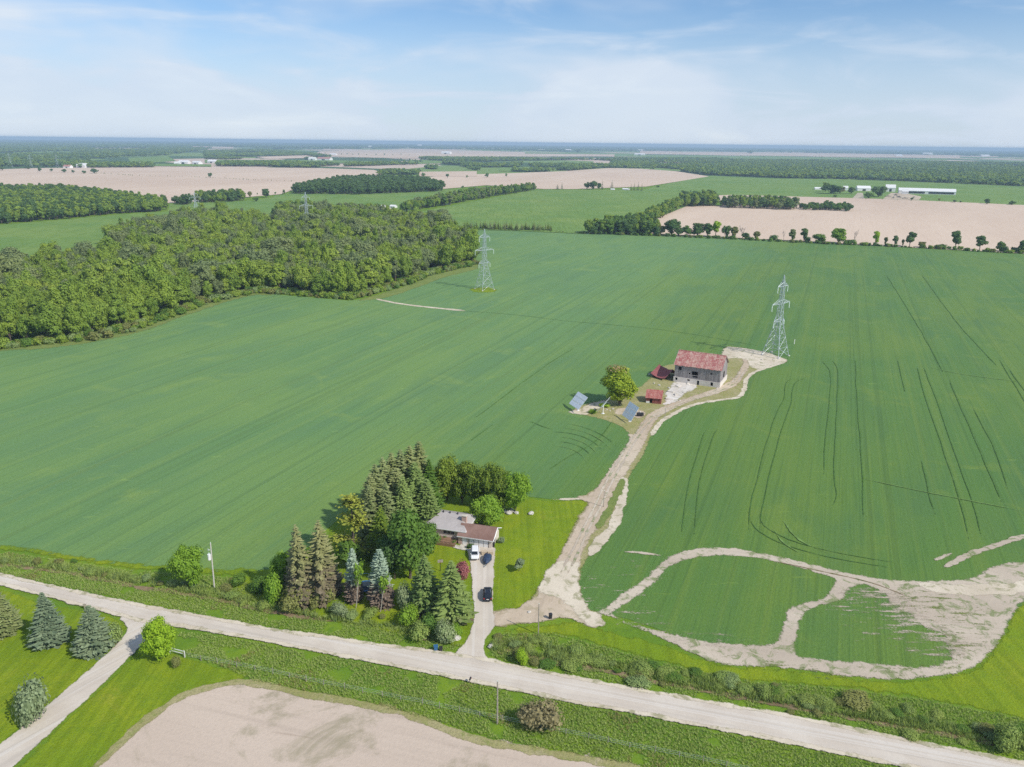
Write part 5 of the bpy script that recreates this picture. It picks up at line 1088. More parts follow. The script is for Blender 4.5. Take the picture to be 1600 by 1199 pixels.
#@@BUILD
# ------------------------------------------------------------------ built things
rr = random.Random(5)
class MB:
    """collects boxes, bars and polygons into one mesh"""
    def __init__(s): s.v = []; s.f = []
    def add(s, v, f): k = len(s.v); s.v += [tuple(x) for x in v]; s.f += [tuple(i + k for i in q) for q in f]; return s
    def box(s, x0, x1, y0, y1, z0, z1):
        return s.add([(x0, y0, z0), (x1, y0, z0), (x1, y1, z0), (x0, y1, z0), (x0, y0, z1), (x1, y0, z1), (x1, y1, z1), (x0, y1, z1)], [(0, 3, 2, 1), (4, 5, 6, 7), (0, 1, 5, 4), (1, 2, 6, 5), (2, 3, 7, 6), (3, 0, 4, 7)])
    def bar(s, a, b, w, n=4, w2=None):
        a, b = Vector(a), Vector(b); d = (b - a).normalized(); x = d.orthogonal().normalized(); y = d.cross(x); w2 = w if w2 is None else w2
        v = [a + (x * math.cos(2 * PI * j / n + .785) + y * math.sin(2 * PI * j / n + .785)) * w * .5 for j in range(n)] + [b + (x * math.cos(2 * PI * j / n + .785) + y * math.sin(2 * PI * j / n + .785)) * w2 * .5 for j in range(n)]
        return s.add(v, [(j, (j + 1) % n, n + (j + 1) % n, n + j) for j in range(n)] + [tuple(range(n))[::-1], tuple(range(n, 2 * n))])
    def cyl(s, x, y, z0, z1, r, n=14, r2=None):
        r2 = r if r2 is None else r2
        v = [(x + r * math.cos(2 * PI * j / n), y + r * math.sin(2 * PI * j / n), z0) for j in range(n)] + [(x + r2 * math.cos(2 * PI * j / n), y + r2 * math.sin(2 * PI * j / n), z1) for j in range(n)]
        return s.add(v, [(j, (j + 1) % n, n + (j + 1) % n, n + j) for j in range(n)] + [tuple(range(n))[::-1], tuple(range(n, 2 * n))])
    def slab(s, q, t):
        """a plate: polygon q (counter-clockwise from outside) thickened by t against its normal"""
        q = [Vector(p) for p in q]; n = (q[1] - q[0]).cross(q[2] - q[0]).normalized() * t; k = len(q)
        return s.add(q + [p - n for p in q], [tuple(range(k)), tuple(range(2 * k - 1, k - 1, -1))] + [(i, k + i, k + (i + 1) % k, (i + 1) % k) for i in range(k)])
    def loft(s, secs, cap=True):
        k = len(secs[0]); v = [p for q in secs for p in q]; f = []
        for i in range(len(secs) - 1):
            for j in range(k): f.append((i * k + j, i * k + (j + 1) % k, (i + 1) * k + (j + 1) % k, (i + 1) * k + j))
        if cap: f += [tuple(range(k))[::-1], tuple(range((len(secs) - 1) * k, len(secs) * k))]
        return s.add(v, f)
    def build(s, name, m, parent=None, kind=None, label=None, smooth=False, bevel=0.0):
        me = mesh(name, s.v, s.f, m, smooth); o = link(name, me, parent)
        if bevel: b = o.modifiers.new('bevel', 'BEVEL'); b.width = bevel; b.segments = 2; b.limit_method = 'ANGLE'
        return tag(o, label, kind=kind)
def B(): return MB()

# transmission towers -----------------------------------------------------
def tower(g, h, rz, label, scale_w=1.0):
    e = empty('pylon', (g[0], g[1], 0), rz, label, 'pylon', 'lattice towers of the power line')
    prof = [(0, .118), (.12, .094), (.24, .070), (.36, .047), (.45, .033), (.56, .027), (.66, .023), (.76, .020), (.87, .017), (.93, .012), (1, .002)]
    legs = [B() for _ in range(4)]; br = B()
    sg = [(1, 1), (-1, 1), (-1, -1), (1, -1)]
    cor = lambda i, k: Vector((sg[k][0] * prof[i][1] * h, sg[k][1] * prof[i][1] * h, prof[i][0] * h))
    for i in range(len(prof) - 1):
        for k in range(4):
            legs[k].bar(cor(i, k), cor(i + 1, k), .30 if i < 4 else .22)
            k2 = (k + 1) % 4; a, b, c, d = cor(i, k), cor(i, k2), cor(i + 1, k), cor(i + 1, k2)
            br.bar(a, d, .13); br.bar(b, c, .13)
            if i: br.bar(a, b, .12)
            if i < 4:
                m1, m2 = (a + c) / 2, (b + d) / 2; x = (a + d) / 2; br.bar(m1, x, .09); br.bar(x, m2, .09)
    for k in range(4): legs[k].build('leg', M['steel'], e)
    br.build('bracing', M['steel'], e)
    for z, L in ((.44, 4.3), (.655, 7.2), (.865, 4.1)):
        for sx in (-1, 1):
            wz = np.interp(z, [p[0] for p in prof], [p[1] for p in prof]) * h; a = B(); tip = Vector((sx * L, 0, z * h))
            for sy in (-1, 1):
                b0 = Vector((sx * wz, sy * wz, z * h)); b1 = Vector((sx * wz * .9, sy * wz * .9, (z + .05) * h))
                a.bar(b0, tip, .17); a.bar(b1, tip + Vector((0, 0, .15)), .14)
                for q in (.33, .66): a.bar(b0.lerp(tip, q), b1.lerp(tip, q), .09); a.bar(b0.lerp(tip, q - .33), b1.lerp(tip, q), .08)
            for q in (.2, .5, .8): a.bar(Vector((sx * wz, wz, z * h)).lerp(tip, q), Vector((sx * wz, -wz, z * h)).lerp(tip, q), .08)
            arm = a.build('crossarm', M['steel'], e)
            ins = B(); ins.cyl(tip.x, 0, tip.z - 2.9, tip.z - .1, .10, 6)
            for q in range(9): ins.cyl(tip.x, 0, tip.z - 2.7 + q * .28, tip.z - 2.58 + q * .28, .24, 8, .14)
            ins.build('insulator', M['insul'], arm)
    for k in range(4):
        c = cor(0, k); f = B(); f.cyl(c.x, c.y, -.2, .45, .55, 10, .45); f.build('footing', M['concrete'], e)
    return e
for bx, by, ty, az, lb in [(1211, 556, 430, -41, 'nearest lattice pylon, standing by the pale clearing past the barn'), (757, 452.5, 358, -36, 'lattice pylon alone in the crop beside the wood corner'), (481, 363, 300, -34, 'lattice pylon rising out of the big wood'), (306, 325, 300, -37, 'faint lattice pylon beyond the big wood')]:
    g = G(bx, by); tower(g, height_at(g, ty), R(-az), lb)
for x, y0, y1, lb in [(17, 261.5, 239, 'leftmost faint pylon by the dark far trees'), (49, 262, 241, 'middle faint pylon by the dark far trees'), (90, 262, 241, 'rightmost faint pylon by the dark far trees')]:
    g = G(x, y0); tower(g, height_at(g, y1), R(30), lb)

# poles ------------------------------------------------------------------
def pole(bx, by, ty, label, m='pole', r=.16, lean=0.0, trans=False, name='utility_pole', arm=False):
    g = G(bx, by); h = height_at(g, ty); e = empty(name, (g[0], g[1], 0), .1, label, 'pole'); e.rotation_euler = (0, lean, .2)
    B().cyl(0, 0, -.2, h, r, 10, r * .7).build('shaft', M[m], e)
    if trans:
        t = B(); t.cyl(-.48, 0, h - 3.9, h - 2.7, .33, 14); t.cyl(-.48, 0, h - 2.7, h - 2.6, .36, 14); t.build('transformer', M['whitep'], e)
        t = B(); t.box(-.3, -.1, -.05, .05, h - 3.2, h - 3.05); t.build('bracket', M['steel'], e)
        t = B(); t.cyl(-.42, 0, h - 2.6, h - 2.25, .06, 6); t.cyl(-.56, 0, h - 2.6, h - 2.25, .06, 6); t.build('bushing', M['insul'], e)
        t = B(); t.bar((0, 0, h - 1.7), (-.55, 0, h - 1.5), .08); t.cyl(-.58, 0, h - 1.85, h - 1.25, .07, 8); t.build('cutout_switch', M['steel'], e)
    t = B(); t.cyl(0, 0, h, h + .22, .07, 8, .04); t.build('top_insulator', M['insul'], e)
    return e
pole(335, 919, 849, 'pale pole carrying a white transformer beside the lone round tree', 'palepole', .17, R(1.5), True)
pole(777, 1131, 1065, 'dark utility pole on the near verge, left of the tan bush', 'pole', .16)
pole(841, 992, 944, 'thin grey pole in the ditch shrubs at the farm lane mouth', 'pole', .12)
pole(943, 793, 767, 'thin pole at the edge of the farm lane', 'pole', .10)
pole(1039, 653, 638, 'thin pole beside the farm lane below the barn', 'pole', .10)
g = G(1241, 538); e = empty('marker_post', (g[0], g[1], 0), .3, 'small white marker post in the crop right of the near pylon', 'post'); B().box(-.12, .12, -.06, .06, 0, 1.9).build('stake', M['whitep'], e); B().box(-.18, .18, -.08, .08, 1.9, 2.3).build('sign_plate', M['whitep'], e)
g = G(133, 953); e = empty('roadside_post', (g[0], g[1], 0), .2, 'short dark roadside post between the corner spruces', 'post'); B().box(-.08, .08, -.08, .08, 0, 1.3).build('post', M['pole'], e); B().box(-.3, .3, -.06, .06, 1.0, 1.3).build('crossboard', M['pole'], e)

# barn ---------------------------------------------------------------------
def barn():
    az = 116.5; c = G(1053, 596.5); e = empty('barn', (c[0], c[1], 0), R(90 - az), 'big grey board barn with rusted red roof on a white stone base', 'barn')
    Lx, D, zf, ze, zr = 18.2, 13.0, 2.2, 7.4, 11.6
    ops = {'f': [(1.6, 2.5, 5.3, 6.5), (7.2, 9.4, 3.9, 5.4), (7.5, 9.2, 2.9, 3.6), (14.4, 15.1, 5.0, 5.7)], 's': [(6.0, 8.2, 2.6, 5.2)]}
    fops = [(.5, 1.4, .9, 2.0), (5.4, 6.4, 1.2, 1.9), (9.3, 10.2, 0, 1.9), (14.7, 15.7, .5, 2.0)]
    def strips(mb, n, Lw, top, hole, place):
        w = Lw / n
        for i in range(n):
            a, b = i * w + .012, (i + 1) * w - .012; off = rr.uniform(0, .035); bot = zf - rr.uniform(0, .18)
            spans = [(bot, top((a + b) / 2))]
            for h in hole:
                if b > h[0] and a < h[1]:
                    ns = []
                    for s0, s1 in spans:
                        if h[2] > s0: ns.append((s0, min(s1, h[2])))
                        if h[3] < s1: ns.append((max(s0, h[3]), s1))
                    spans = ns
            if rr.random() < .03 and len(spans) == 1: spans = [(spans[0][0], spans[0][1] * .55), (spans[0][1] * .63, spans[0][1])]
            for s0, s1 in spans:
                if s1 - s0 > .05: place(mb, a, b, off, s0, s1)
    fb = B(); strips(fb, 60, Lx, lambda u: ze, ops['f'], lambda m, a, b, o, z0, z1: m.box(a, b, -o - .04, .0 - o, z0, z1)); fb.build('front_boards', M['boards'], e, 'stuff')
    bb = B(); strips(bb, 60, Lx, lambda u: ze, [], lambda m, a, b, o, z0, z1: m.box(a, b, D + o, D + o + .04, z0, z1)); bb.build('back_boards', M['boards'], e, 'stuff')
    gt = lambda u: ze + (zr - ze) * (1 - abs(u - D / 2) / (D / 2)) - .05
    for x, sgn, key in ((0, -1, 'l'), (Lx, 1, 's')):
        s_ = B(); strips(s_, 42, D, gt, ops.get(key, []), (lambda m, a, b, o, z0, z1: m.box(x + (o if sgn > 0 else -o - .04), x + (o + .04 if sgn > 0 else -o), a, b, z0, z1))); s_.build('gable_boards', M['boards'], e, 'stuff')
    for (x0, x1, y0, y1) in ((.25, .55, .25, .55), (Lx - .55, Lx - .25, .25, .55), (.25, .55, D - .55, D - .25), (Lx - .55, Lx - .25, D - .55, D - .25), (6.3, 6.6, .25, .55), (12.2, 12.5, .25, .55)): B().box(x0, x1, y0, y1, 0, ze - .1).build('post', M['boards'], e)
    B().box(.1, Lx - .1, .1, D - .1, 2.05, 2.2).build('loft_floor', M['boards'], e)
    st = B(); xs = sorted({-.25, Lx + .25, *[q for f in fops for q in f[:2]]})
    for a, b in zip(xs, xs[1:]):
        h = [f for f in fops if abs(f[0] - a) < .01]
        if h:
            if h[0][2] > .05: st.box(a, b, -.3, .25, 0, h[0][2])
            st.box(a, b, -.3, .25, h[0][3], zf)
        else: st.box(a, b, -.3, .25, 0, zf)
    st.box(Lx - .25, Lx + .3, .25, D + .3, 0, zf); st.box(-.3, .25, .25, D + .3, 0, zf); st.box(.25, Lx - .25, D - .25, D + .3, 0, zf)
    st.build('stone_foundation', M['stone'], e)
    r1, r2 = B(), B(); nx = 30; ov = .55
    for i in range(nx):
        a, b = -ov + (Lx + 2 * ov) * i / nx + .01, -ov + (Lx + 2 * ov) * (i + 1) / nx - .01; dz = rr.uniform(0, .05); sl = (zr - ze) / (D / 2); lo = rr.uniform(.35, .6)
        for mb, y0, y1, z0 in ((r1, -lo, D / 2, ze - lo * sl), (r2, D + lo, D / 2, ze - lo * sl)):
            q = [(a, y0, z0 + .1 + dz), (b, y0, z0 + .1 + dz), (b, y1, zr + .1 + dz), (a, y1, zr + .1 + dz)]
            mb.slab(q if y0 < y1 else q[::-1], .05)
            mb.bar((b, y0, z0 + .15 + dz), (b, y1, zr + .15 + dz), .08)
    f1 = r1.build('roof_sheets', M['barnroof'], e, 'stuff'); r2.build('roof_sheets', M['barnroof'], e, 'stuff')
    rc = B(); rc.bar((-ov, D / 2, zr + .18), (Lx + ov, D / 2, zr + .16), .35); rc.build('ridge_cap', M['barnroof'], e)
    for x in (-ov, Lx + ov): t = B(); t.bar((x, -.4, ze - .2), (x, D / 2, zr + .08), .16); t.bar((x, D + .4, ze - .2), (x, D / 2, zr + .08), .16); t.build('barge_board', M['boards'], e)
    for (a, b, z0, z1) in fops[2:]: B().box(a + .08, a + .16, -.02, .04, z0, z1).build('door_jamb', M['boards'], e)
barn()
def lean_to():
    a, b = G(1030, 570, 4.5), G(1051.5, 576, 4.5); d = b - a; L = np.linalg.norm(d); az = math.atan2(d[1], d[0])
    e = empty('collapsed_shed', (a[0], a[1], 0), az, 'collapsing shed with sagging dark red roof leaning on the barn', 'shed'); L = min(L, 7.8)
    rf = B(); n = 12; m_ = 8
    for sgn in (-1, 1):
        pts = []
        for i in range(n + 1):
            u = i / n; row = []
            for j in range(m_ + 1):
                v = j / m_; sag = .9 * math.sin(PI * u) * (1 - .3 * v) + .5 * math.sin(PI * v) * math.sin(PI * u)
                row.append((u * L * (1 + .03 * v), sgn * v * 5.2, 4.7 - .6 * u - 2.9 * v ** .85 * (1 if sgn < 0 else .95) - sag + .04 * ((i + j) % 2)))
            pts.append(row)
        for i in range(n):
            for j in range(m_):
                q = [pts[i][j], pts[i + 1][j], pts[i + 1][j + 1], pts[i][j + 1]]; rf.slab(q if sgn > 0 else q[::-1], .06)
    rf.build('roof', M['sagroof'], e)
    for y in (-4.6, -2.4, 0, 2.4, 4.6):
        p = B(); p.bar((.15, y, 0), (.25, y * .97, 4.4 - abs(y) * .57), .22); p.build('post', M['boards'], e)
    p = B(); p.bar((.15, -4.6, 1.6), (.2, 4.6, 1.9), .18); p.build('beam', M['boards'], e)
    p = B()
    for i in range(7): p.box(.3, .36, -4.4 + i * .5, -4.4 + i * .5 + .42, 0, 1.4 + rr.uniform(-.3, .3))
    p.build('gable_boards', M['boards'], e, 'stuff')
    for i in range(6):
        q = B(); x, y = rr.uniform(-3.5, -1), rr.uniform(-5, 1.5); an = rr.uniform(0, 3); q.bar((x, y, .08 + i * .03), (x + 2.2 * math.cos(an), y + 2.2 * math.sin(an), .16 + i * .05), .16); o = q.build('fallen_board', M['boards'], None); o.matrix_world = e.matrix_basis.copy(); tag(o, 'loose grey board lying in the yard by the collapsing shed', 'board', 'fallen boards by the collapsing shed')
lean_to()
def red_shed():
    a, b = G(1009, 630), G(1031, 632); d = b - a; e = empty('red_shed', (a[0], a[1], 0), math.atan2(d[1], d[0]), 'small red shed with rusted roof beside the big barnyard tree', 'shed'); L, D = 5.6, 6.4
    for x0, x1, y0, y1 in ((0, .1, 0, D), (L - .1, L, 0, D), (0, L, D - .1, D)): B().box(x0 + .002 * y1, x1, y0 + .05, y1, 0, 2.3).build('wall', M['redboards'], e)
    fw = B()
    for i in range(12):
        x = i * L / 12
        if 3 <= i <= 4: fw.box(x, x + L / 12 - .02, -.03, .03, 1.75, 2.4); continue
        fw.box(x, x + L / 12 - .02, -.03, .03, .0 if i > 2 else .9, 2.4)
    fw.build('front_boards', M['redboards'], e, 'stuff'); B().box(.1, L * .24, -.08, -.031, .05, .85).build('white_panel', M['whitep'], e)
    B().box(3.1, 4.1, -.07, -.032, .05, 2.0).build('door', M['redboards'], e)
    for x in (.05, L - .05): g_ = B(); g_.slab([(x, 0, 2.3), (x, D * .72, 3.95), (x, D, 2.3)], .08); g_.build('gable', M['redboards'], e)
    r1 = B(); n = 11
    for i in range(n):
        x0, x1 = -.3 + (L + .6) * i / n + .01, -.3 + (L + .6) * (i + 1) / n - .01; z = rr.uniform(0, .04)
        r1.slab([(x0, -.5, 2.2 + z), (x1, -.5, 2.2 + z), (x1, D * .72, 4.05 + z), (x0, D * .72, 4.05 + z)], .05); r1.slab([(x1, D + .3, 2.25 + z), (x0, D + .3, 2.25 + z), (x0, D * .72, 4.05 + z), (x1, D * .72, 4.05 + z)], .05)
    r1.build('roof_sheets', M['shedroof'], e, 'stuff')
red_shed()
for i, (x, y, w_, d_, h_, lb) in enumerate([(1048, 613, 2.4, 1.4, .5, 'tilted slab of broken white concrete in front of the barn'), (1060, 604, 2.0, 1.6, .4, 'white concrete slab below the barn door'), (1046, 624, 3.0, 1.6, .35, 'long pale slab beside the red shed'), (1056, 618, 1.4, 1.2, .5, 'small pale block in the middle of the rubble pad'), (1075, 601, 1.8, .9, .35, 'pale slab against the barn base')]):
    g = G(x, y); o = B().box(-w_ / 2, w_ / 2, -d_ / 2, d_ / 2, 0, h_).build('concrete_slab', M['concrete'], None, bevel=.08); o.location = (g[0], g[1], .1); o.rotation_euler = (.10, -.08, rr.uniform(0, 3)); tag(o, lb, 'slab', 'slabs on the rubble pad')
o = B().box(-1.2, 1.2, -.5, .5, .3, 1.3).cyl(-.8, .55, 0, .7, .35, 10).build('dark_implement', M['black'], None, bevel=.06); g = G(1000, 651); o.location = (g[0], g[1], .1); tag(o, 'dark box-shaped implement beside the right solar tracker', 'implement')

# solar trackers ----------------------------------------------------------
def tracker(bx, by, zc, azn, tilt, Wd, Ln, label):
    g = G(bx, by); e = empty('solar_tracker', (g[0], g[1], 0), 0, label, 'solar tracker', 'pole-mounted solar trackers by the barnyard tree')
    p = B(); p.cyl(0, 0, 0, zc - .2, .17, 12); p.cyl(0, 0, 0, .25, .6, 14, .55); p.build('pole', M['whitep'], e)
    a, t = R(azn), R(tilt); n = Vector((math.sin(a) * math.sin(t), math.cos(a) * math.sin(t), math.cos(t))); hx = Vector((math.cos(a), -math.sin(a), 0)); up = n.cross(hx)
    if up.z < 0: up = -up; hx = -hx
    mw = Matrix(((hx.x, up.x, n.x, 0), (hx.y, up.y, n.y, 0), (hx.z, up.z, n.z, zc), (0, 0, 0, 1)))
    def put(mb): mb.v = [tuple(mw @ Vector(v)) for v in mb.v]; return mb
    fr = B()
    for x in (-Wd * .3, Wd * .3): fr.box(x - .08, x + .08, -Ln / 2 + .1, Ln / 2 - .1, -.25, -.10)
    fr.box(-Wd / 2 + .1, Wd / 2 - .1, -.1, .1, -.42, -.26); put(fr).build('rack', M['steel'], e)
    nx, ny = 4, 3
    for i in range(nx):
        for j in range(ny):
            x0, y0 = -Wd / 2 + Wd * i / nx, -Ln / 2 + Ln * j / ny; w_, l_ = Wd / nx, Ln / ny
            f = B(); f.box(x0 + .03, x0 + w_ - .03, y0 + .03, y0 + l_ - .03, -.05, 0); fo = put(f).build('solar_panel', M['whitep'], e)
            k = B()
            for q in range(2): k.box(x0 + .20 + q * (w_ - .2) / 2, x0 + .02 + (q + 1) * (w_ - .2) / 2, y0 + .2, y0 + l_ - .2, .001, .012)
            put(k).build('cell_field', M['panel'], fo)
tracker(903, 642, 3.9, 247, 49, 7.5, 5.6, 'left solar tracker, a pale grid tilted at the clearing tip')
tracker(984, 659, 3.8, 252, 60, 7.2, 5.6, 'right solar tracker, a pale grid beside the farm lane')
tracker(942, 647, 3.7, 292, 52, 6.4, 5.4, 'middle solar tracker seen almost edge-on below the tree')

# house ----------------------------------------------------------------
def house():
    az = 105.0; c = G(674, 843); c = G(665.92, 839.69); e = empty('house', (c[0], c[1], 0), R(90 - az), 'low house with grey hip roof and brown-roofed garage wing', 'house')
    Lx, D, zw = 9.8, 8.4, 3.3
    # main block
    w = B(); w.box(0, Lx, 0, D, 0, zw); w.build('wall', M['cream'], e); B().box(-.02, Lx + .02, -.02, .0, 0, 1.0).build('brick_base', M['brick'], e)
    o = .55; z0, zr_ = zw - .05, 5.0; a, b, c_, d_ = (-o, -o, z0), (Lx + o, -o, z0), (Lx + o, D + o, z0), (-o, D + o, z0); r1, r2 = (2.2, D / 2 + .6, zr_), (Lx - 2.2, D / 2 + .6, zr_)
    rf = B(); rf.slab([a, b, r2, r1], .12); rf.slab([b, c_, r2], .12); rf.slab([c_, d_, r1, r2], .12); rf.slab([d_, a, r1], .12); ro = rf.build('roof', M['shingle'], e)
    fa = B(); fa.box(-o - .04, Lx + o + .04, -o - .06, -o, z0 - .22, z0 + .02); fa.box(Lx + o, Lx + o + .06, -o, D + o, z0 - .22, z0 + .02); fa.box(-o - .06, -o, -o, D + o, z0 - .22, z0 + .02); fa.build('fascia', M['whitep'], e)
    for x, y in ((2.9, 5.6), (4.6, 5.9), (6.6, 5.6)): v = B(); zz = z0 + (zr_ - z0) * min((y + o) / (D / 2 + .6 + o), 1) - abs(y - D / 2 - .6) * 0; v.cyl(x, min(y, D / 2 + .4), zz - .1, zz + .4, .16, 8); v.build('roof_vent', M['black'], ro)
    ch = B(); ch.box(8.3, 9.4, 2.6, 3.5, 3.2, 5.6); cc = ch.build('chimney', M['brick'], ro); B().box(8.2, 9.5, 2.5, 3.6, 5.6, 5.75).build('chimney_cap', M['concrete'], cc) if False else B().box(8.2, 9.5, 2.5, 3.6, 5.6, 5.75).build('chimney_cap', M['concrete'], e)
    for x0, x1 in ((1.1, 2.6), (4.4, 7.4)):
        f = B(); f.box(x0, x1, -.06, -.021, 1.75, 2.85); wo = f.build('window', M['whitep'], e)
        n = 2 if x1 - x0 < 2 else 3; g_ = B()
        for i in range(n): g_.box(x0 + .1 + i * (x1 - x0 - .1) / n, x0 + (i + 1) * (x1 - x0 - .1) / n, -.075, -.061, 1.85, 2.75)
        g_.build('pane', M['glass'], wo)
    B().box(8.2, 9.1, -.06, -.021, .95, 2.95).build('door', M['glass'], e)
    # deck
    dk = B()
    for i in range(17): dk.box(1.4, 8.4, -2.9 + i * .16, -2.9 + i * .16 + .145, .82, .90)
    dk.build('deck_boards', M['deckw'], e, 'stuff'); B().box(1.4, 8.4, -2.96, -2.90, .1, .86).build('deck_skirt', M['deckw'], e)
    rl = B()
    for i in range(8): rl.box(1.45 + i * .97, 1.53 + i * .97, -2.9, -2.82, .9, 1.8)
    rl.box(1.4, 8.4, -2.92, -2.80, 1.8, 1.88); rl.build('deck_railing', M['deckw'], e)
    B().box(.0, 1.3, -2.4, -.9, 0, 2.2).build('brick_pier', M['brick'], e)
    # garage wing, a little in front of the main block
    gx0, gx1, gy0, gy1, gz, rz_ = 8.6, 17.0, -1.0, 5.0, 2.6, 4.1
    w = B(); w.box(Lx + .01, gx1, gy0, gy1, 0, gz); w.box(gx0, Lx + .01, gy0, -.03, 0, gz); w.build('garage_wall', M['cream'], e)
    gm = (gy0 + gy1) / 2; g_ = B(); g_.slab([(gx1, gy0, gz), (gx1, gy1, gz), (gx1, gm, rz_)], .15); g_.build('gable', M['cream'], e)
    B().box(gx1 - .02, gx1 + .06, gm - .5, gm + .5, 2.7, 3.3).build('gable_vent', M['whitep'], e)
    r = B(); o = .5; sl = (rz_ - gz) / (gm - gy0)
    r.slab([(gx0 - .2, gy0 - o, gz - o * sl + .1), (gx1 + o, gy0 - o, gz - o * sl + .1), (gx1 + o, gm, rz_ + .1), (gx0 - .2, gm, rz_ + .1)], .12)
    r.slab([(gx1 + o, gy1 + o, gz - o * sl + .1), (Lx - .3, gy1 + o, gz - o * sl + .1), (Lx - .3, gm, rz_ + .1), (gx1 + o, gm, rz_ + .1)], .12); r.build('garage_roof', M['brownshingle'], e)
    t = B(); t.bar((gx1 + o, gy0 - o, gz - o * sl), (gx1 + o, gm, rz_), .24); t.bar((gx1 + o, gy1 + o, gz - o * sl), (gx1 + o, gm, rz_), .24); t.box(gx0 - .2, gx1 + o, gy0 - o - .05, gy0 - o, gz - o * sl - .12, gz - o * sl + .08); t.build('barge_board', M['whitep'], e)
    B().box(11.3, 16.2, gy0 - .05, gy0 - .001, 0, 2.25).build('garage_door_frame', M['black'], e)
    for i in range(4): B().box(11.42 + i * 1.18, 12.50 + i * 1.18, gy0 - .09, gy0 - .051, .04, 2.15).build('garage_door', M['whitep'], e)
    f = B(); f.box(9.7, 10.7, gy0 - .06, gy0 - .001, .05, 2.15); do = f.build('entry_door', M['whitep'], e); B().box(10.5, 10.58, gy0 - .1, gy0 - .061, 1.0, 1.1).build('handle', M['steel'], do)
    B().box(8.6, 9.5, gy0 - .05, gy0 - .001, 0, 2.5).build('brick_facing', M['brick'], e)
    B().box(gx1 + .001, gx1 + .05, .5, 1.6, 1.0, 2.0).build('side_window', M['glass'], e)
    B().box(9.3, 11.1, gy0 - 1.3, gy0 - .1, 0, .18).build('door_step', M['concrete'], e)
house()

